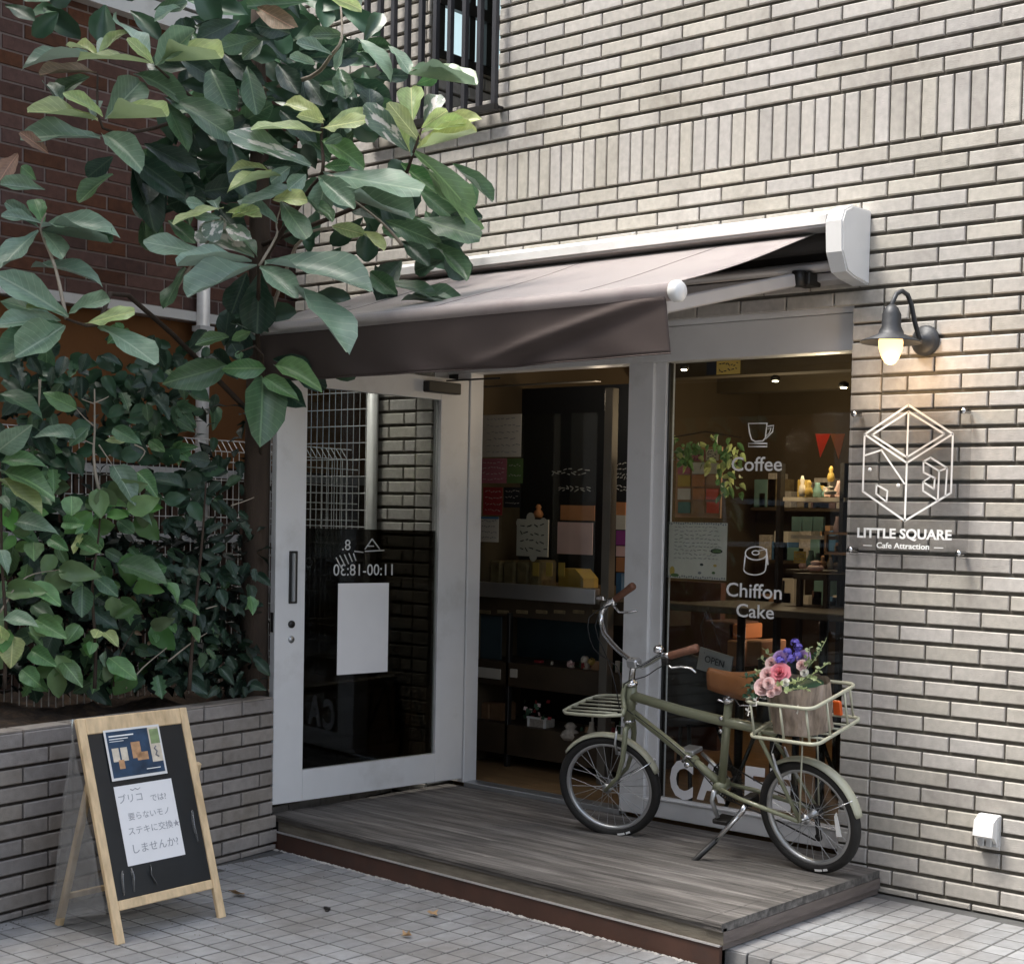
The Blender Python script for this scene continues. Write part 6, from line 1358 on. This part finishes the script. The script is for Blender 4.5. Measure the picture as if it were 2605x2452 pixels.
for k,x in enumerate((1034,1060,1084)): panel('price_tag',x,1092,x+12,1118,.70,'yellow_card',.003,None,['leftmost small yellow price tag on the counter','middle small yellow price tag on the counter','rightmost small yellow price tag on the counter'][k],'tag')
c=at(1108,1140,Y=.74); m=MB(); m.prism([(c.x-.09,.74,c.z),(c.x+.09,.74,c.z),(c.x+.09,.74,c.z+.05),(c.x+.03,.74,c.z+.10),(c.x-.09,.74,c.z+.10)],(0,.12,0)); tag(m.build('cake_box','yellow_card'),'yellow box with slanted lid on the counter behind the screen','box')
ct=thing('counter',at(1040,1300,Y=.8),'dark counter and black rack of small goods inside the doorway','counter')
def cb(name,x0,y0,x1,y1,Yp,mt,dep=.3):
    a,b=at(x0,y1,Y=Yp),at(x1,y0,Y=Yp); m=MB(); m.cbox((a.x,Yp,max(a.z,.12)),(b.x,Yp+dep,b.z),.003); return m.build(name,mt,ct)
cb('counter_top',900,1172,1260,1190,.62,'dark_wood',.35); cb('blue_panel',915,1196,974,1292,.66,'blue_grey_panel',.01); cb('blue_panel',993,1196,1170,1300,.95,'blue_grey_panel',.01)
for x in(975,1215): cb('rack_post',x,1190,x+15,1620,.60,'black_metal',.03)
for y in(1312,1442): cb('rack_shelf',905,y,1235,y+10,.60,'dark_wood',.32)
for (x0,x1) in((928,972),(990,1004)): cb('shelf_tag',x0,1299,x1,1314,.595,'cream_card',.003)
for x in(930,965,1002,1040,1075,1112,1150): cb('shelf_label',x,1185,x+22,1190,.615,'kraft_bag',.003)
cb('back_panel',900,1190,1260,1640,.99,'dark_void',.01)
orn(945,1312,16,34,'cardboard',.66,'low tan pastry basket left on the middle rack shelf','basket','pastry_basket'); orn(1110,1312,22,20,'cream_card',.66,'small white cup with a pink flower on the middle rack shelf','cup','cup'); orn(1140,1312,28,22,'wicker',.66,'pale pot with cream flowers on the middle rack shelf','pot','flower_pot_small')
for (x,y,mt,par) in[(1108,1288,'petal_pale',0),(1135,1280,'daisy_white',0),(1148,1284,'yellow_card',0)]:
    c=at(x,y,Y=.66); m=MB()
    for k in range(14): d=Vector((ru(-1,1),ru(-1,1),ru(-1,1))).normalized(); a_=d.orthogonal()*.012; b_=d.cross(a_).normalized()*.012; q=c+d*.018; m.add([q+a_,q+b_,q-a_,q-b_],[(0,1,2,3)])
    tag(m.build('cut_flower',mt),{'petal_pale':'pink flower head above the small white cup','daisy_white':'white flower head above the pale pot','yellow_card':'yellow flower head above the pale pot'}[mt],'flower')
for k,(x0,x1) in enumerate([(928,950),(950,974)]):
    a,b=at(x0,1440,Y=.68),at(x1,1365,Y=.68); m=MB(); m.cbox((a.x,.68,a.z),(b.x,.8,b.z),.01); tag(m.build('paper_bag','paper_bag'),['left brown paper bag on the lower rack shelf','right brown paper bag on the lower rack shelf'][k],'bag')
wp=thing('wicker_flower_box',at(1040,1440,Y=.64),'white slatted square planter with pink flowers on the lower rack shelf','planter'); a,b=at(1023,1440,Y=.64),at(1058,1398,Y=.64)
m=MB(); m.box((a.x+.004,.644,a.z),(b.x-.004,.72,b.z)); m.build('basket_wall','wicker',wp)
for (x0,x1,z0,z1) in[(a.x,a.x+.012,a.z,b.z),(b.x-.012,b.x,a.z,b.z),(a.x+.012,b.x-.012,a.z,a.z+.012),(a.x-.005,b.x+.005,b.z,b.z+.01)]:
    m=MB(); m.box((x0,.638,z0),(x1,.65,z1)); m.build('white_slat','white_metal',wp)
for k in range(26):
    c=at(ru(1012,1068),ru(1360,1400),Y=ru(.62,.7)); m=MB(); d=Vector((ru(-1,1),-1,ru(-.3,1))).normalized(); a_=d.orthogonal().normalized()*.014; b_=d.cross(a_).normalized()*.014; m.add([c+a_,c+b_,c-a_,c-b_],[(0,1,2,3)]); m.build('petal',['petal_pale','red_card','leaf_deep','leaf_deep'][k%4],wp)
orn(1000,1442,34,26,'kraft_bag',.66,'squat brown jar left of the white slatted planter','jar','jar'); o=orn(1107,1436,34,40,'wicker',.62,'round pale wicker basket below the bicycle front rack','basket','wicker_basket')
for k,(x0,y0,x1,y1,mt,lb) in enumerate([(1196,975,1214,1000,'orange_cloth','orange packet, topmost in the bright gap beside the door post'),(1196,1000,1214,1028,'cream_card','white packet below the orange one beside the door post'),(1196,1030,1214,1058,'purple_card','purple packet in the middle of the gap beside the door post'),(1196,1060,1214,1080,'petal_pale','pale pink packet below the purple one'),(1196,1082,1214,1110,'orange_cloth','lower orange packet beside the door post'),(1196,1112,1206,1160,'blue_card','narrow blue packet, lowest in the gap beside the door post')]):
    panel('packet',x0,y0,x1,y1,.75,mt,.03,None,lb,'packet','bright packets beside the door post')
# ---- lit lamps inside
for k,(x,y,Yp,lb) in enumerate([(1328,719,1.3,'leftmost lit ceiling spot inside the window'),(1330,690,.9,'lit ceiling spot nearest the top left corner of the window'),(1505,741,1.6,'round lit ceiling spot near the middle of the window'),(1638,754,1.2,'rightmost lit ceiling spot inside the window')]):
    c=at(x,y,Y=Yp); l_=thing('ceiling_spot',(c.x,c.y,c.z),lb,'lamp','lit ceiling spots'); m=MB(); m.lathe([(.016,0),(.016,.004)],c,(0,0,1),12); m.build('diffuser','lamp_glow',l_); m=MB(); m.lathe([(.026,0),(.026,.02),(.01,.03)],c+Vector((0,0,.006)),(0,0,1),12); m.build('lamp_can','black_metal',l_)
for (p,e,col) in[((1.1,1.2,2.0),3.6,(1,.78,.5)),((.2,2.3,2.0),3.6,(1,.78,.5)),((1.0,1.05,1.78),.5,(1,.72,.42)),((.15,.6,2.1),.9,(1,.82,.6)),((.6,1.9,.95),1.3,(1,.6,.4))]:
    ld=bpy.data.lights.new('cafe_lamp_light','POINT'); ld.energy=e; ld.color=col; ld.shadow_soft_size=.08; lo=bpy.data.objects.new('cafe_lamp_light',ld); COL.objects.link(lo); lo.location=p

# ---- small goods too tiny to pick apart
def clutter(parent,mt_list,spots,nm='small_goods'):
    for i,mt in enumerate(mt_list):
        m=MB()
        for (x0,x1,yb,h0,h1,Yp,n) in spots:
            for k in range(n):
                x=ru(x0,x1); c=at(x,yb,Y=Yp); w_=ru(.012,.03); h_=ru(h0,h1); y_=Yp+ru(0,.12)
                if rnd()<.5: m.cbox((c.x-w_,y_,c.z),(c.x+w_,y_+w_*1.4,c.z+h_),.003)
                else: m.lathe([(w_*.8,0),(w_,h_*.4),(w_*.5,h_*.8),(w_*.5,h_)],(c.x,y_,c.z),(0,0,1),8)
        m.build(nm,mt,parent,kind='stuff')
clutter(ct,['cream_card','cardboard','wicker','leaf_deep','red_card'],[(1000,1140,1312,.03,.09,.64,3),(1150,1210,1312,.03,.08,.66,2),(930,1010,1441,.03,.08,.64,1),(1120,1210,1441,.05,.14,.70,3),(930,1200,1183,.02,.05,.66,3)])
clutter(sh,['cream_card','teal_cover','yellow_card','petal_pale'],[(1525,1635,964,.03,.12,1.24,2),(1600,1640,1037,.04,.1,1.24,1),(1530,1640,1104,.04,.12,1.26,2)])
bs=thing('back_shelf',(.5,3.1,.12),'wide dim shelf of jars and boxes along the far wall of the cafe','shelf')
for z_ in(.9,1.25,1.6):
    m=MB(); m.box((-.6,2.95,z_-.02),(2.9,3.25,z_)); m.build('shelf_board','dark_wood',bs)
for mt in('cream_card','cardboard','kraft_bag','teal_cover','plum_panel','wicker','blue_card'):
    m=MB()
    for k in range(26):
        x=ru(-.55,2.8); z_=random.choice((.9,1.25,1.6)); w_=ru(.02,.07); h_=ru(.06,.24); m.cbox((x-w_,2.98,z_),(x+w_,3.12,z_+h_),.004)
    m.build('small_goods',mt,bs,kind='stuff')
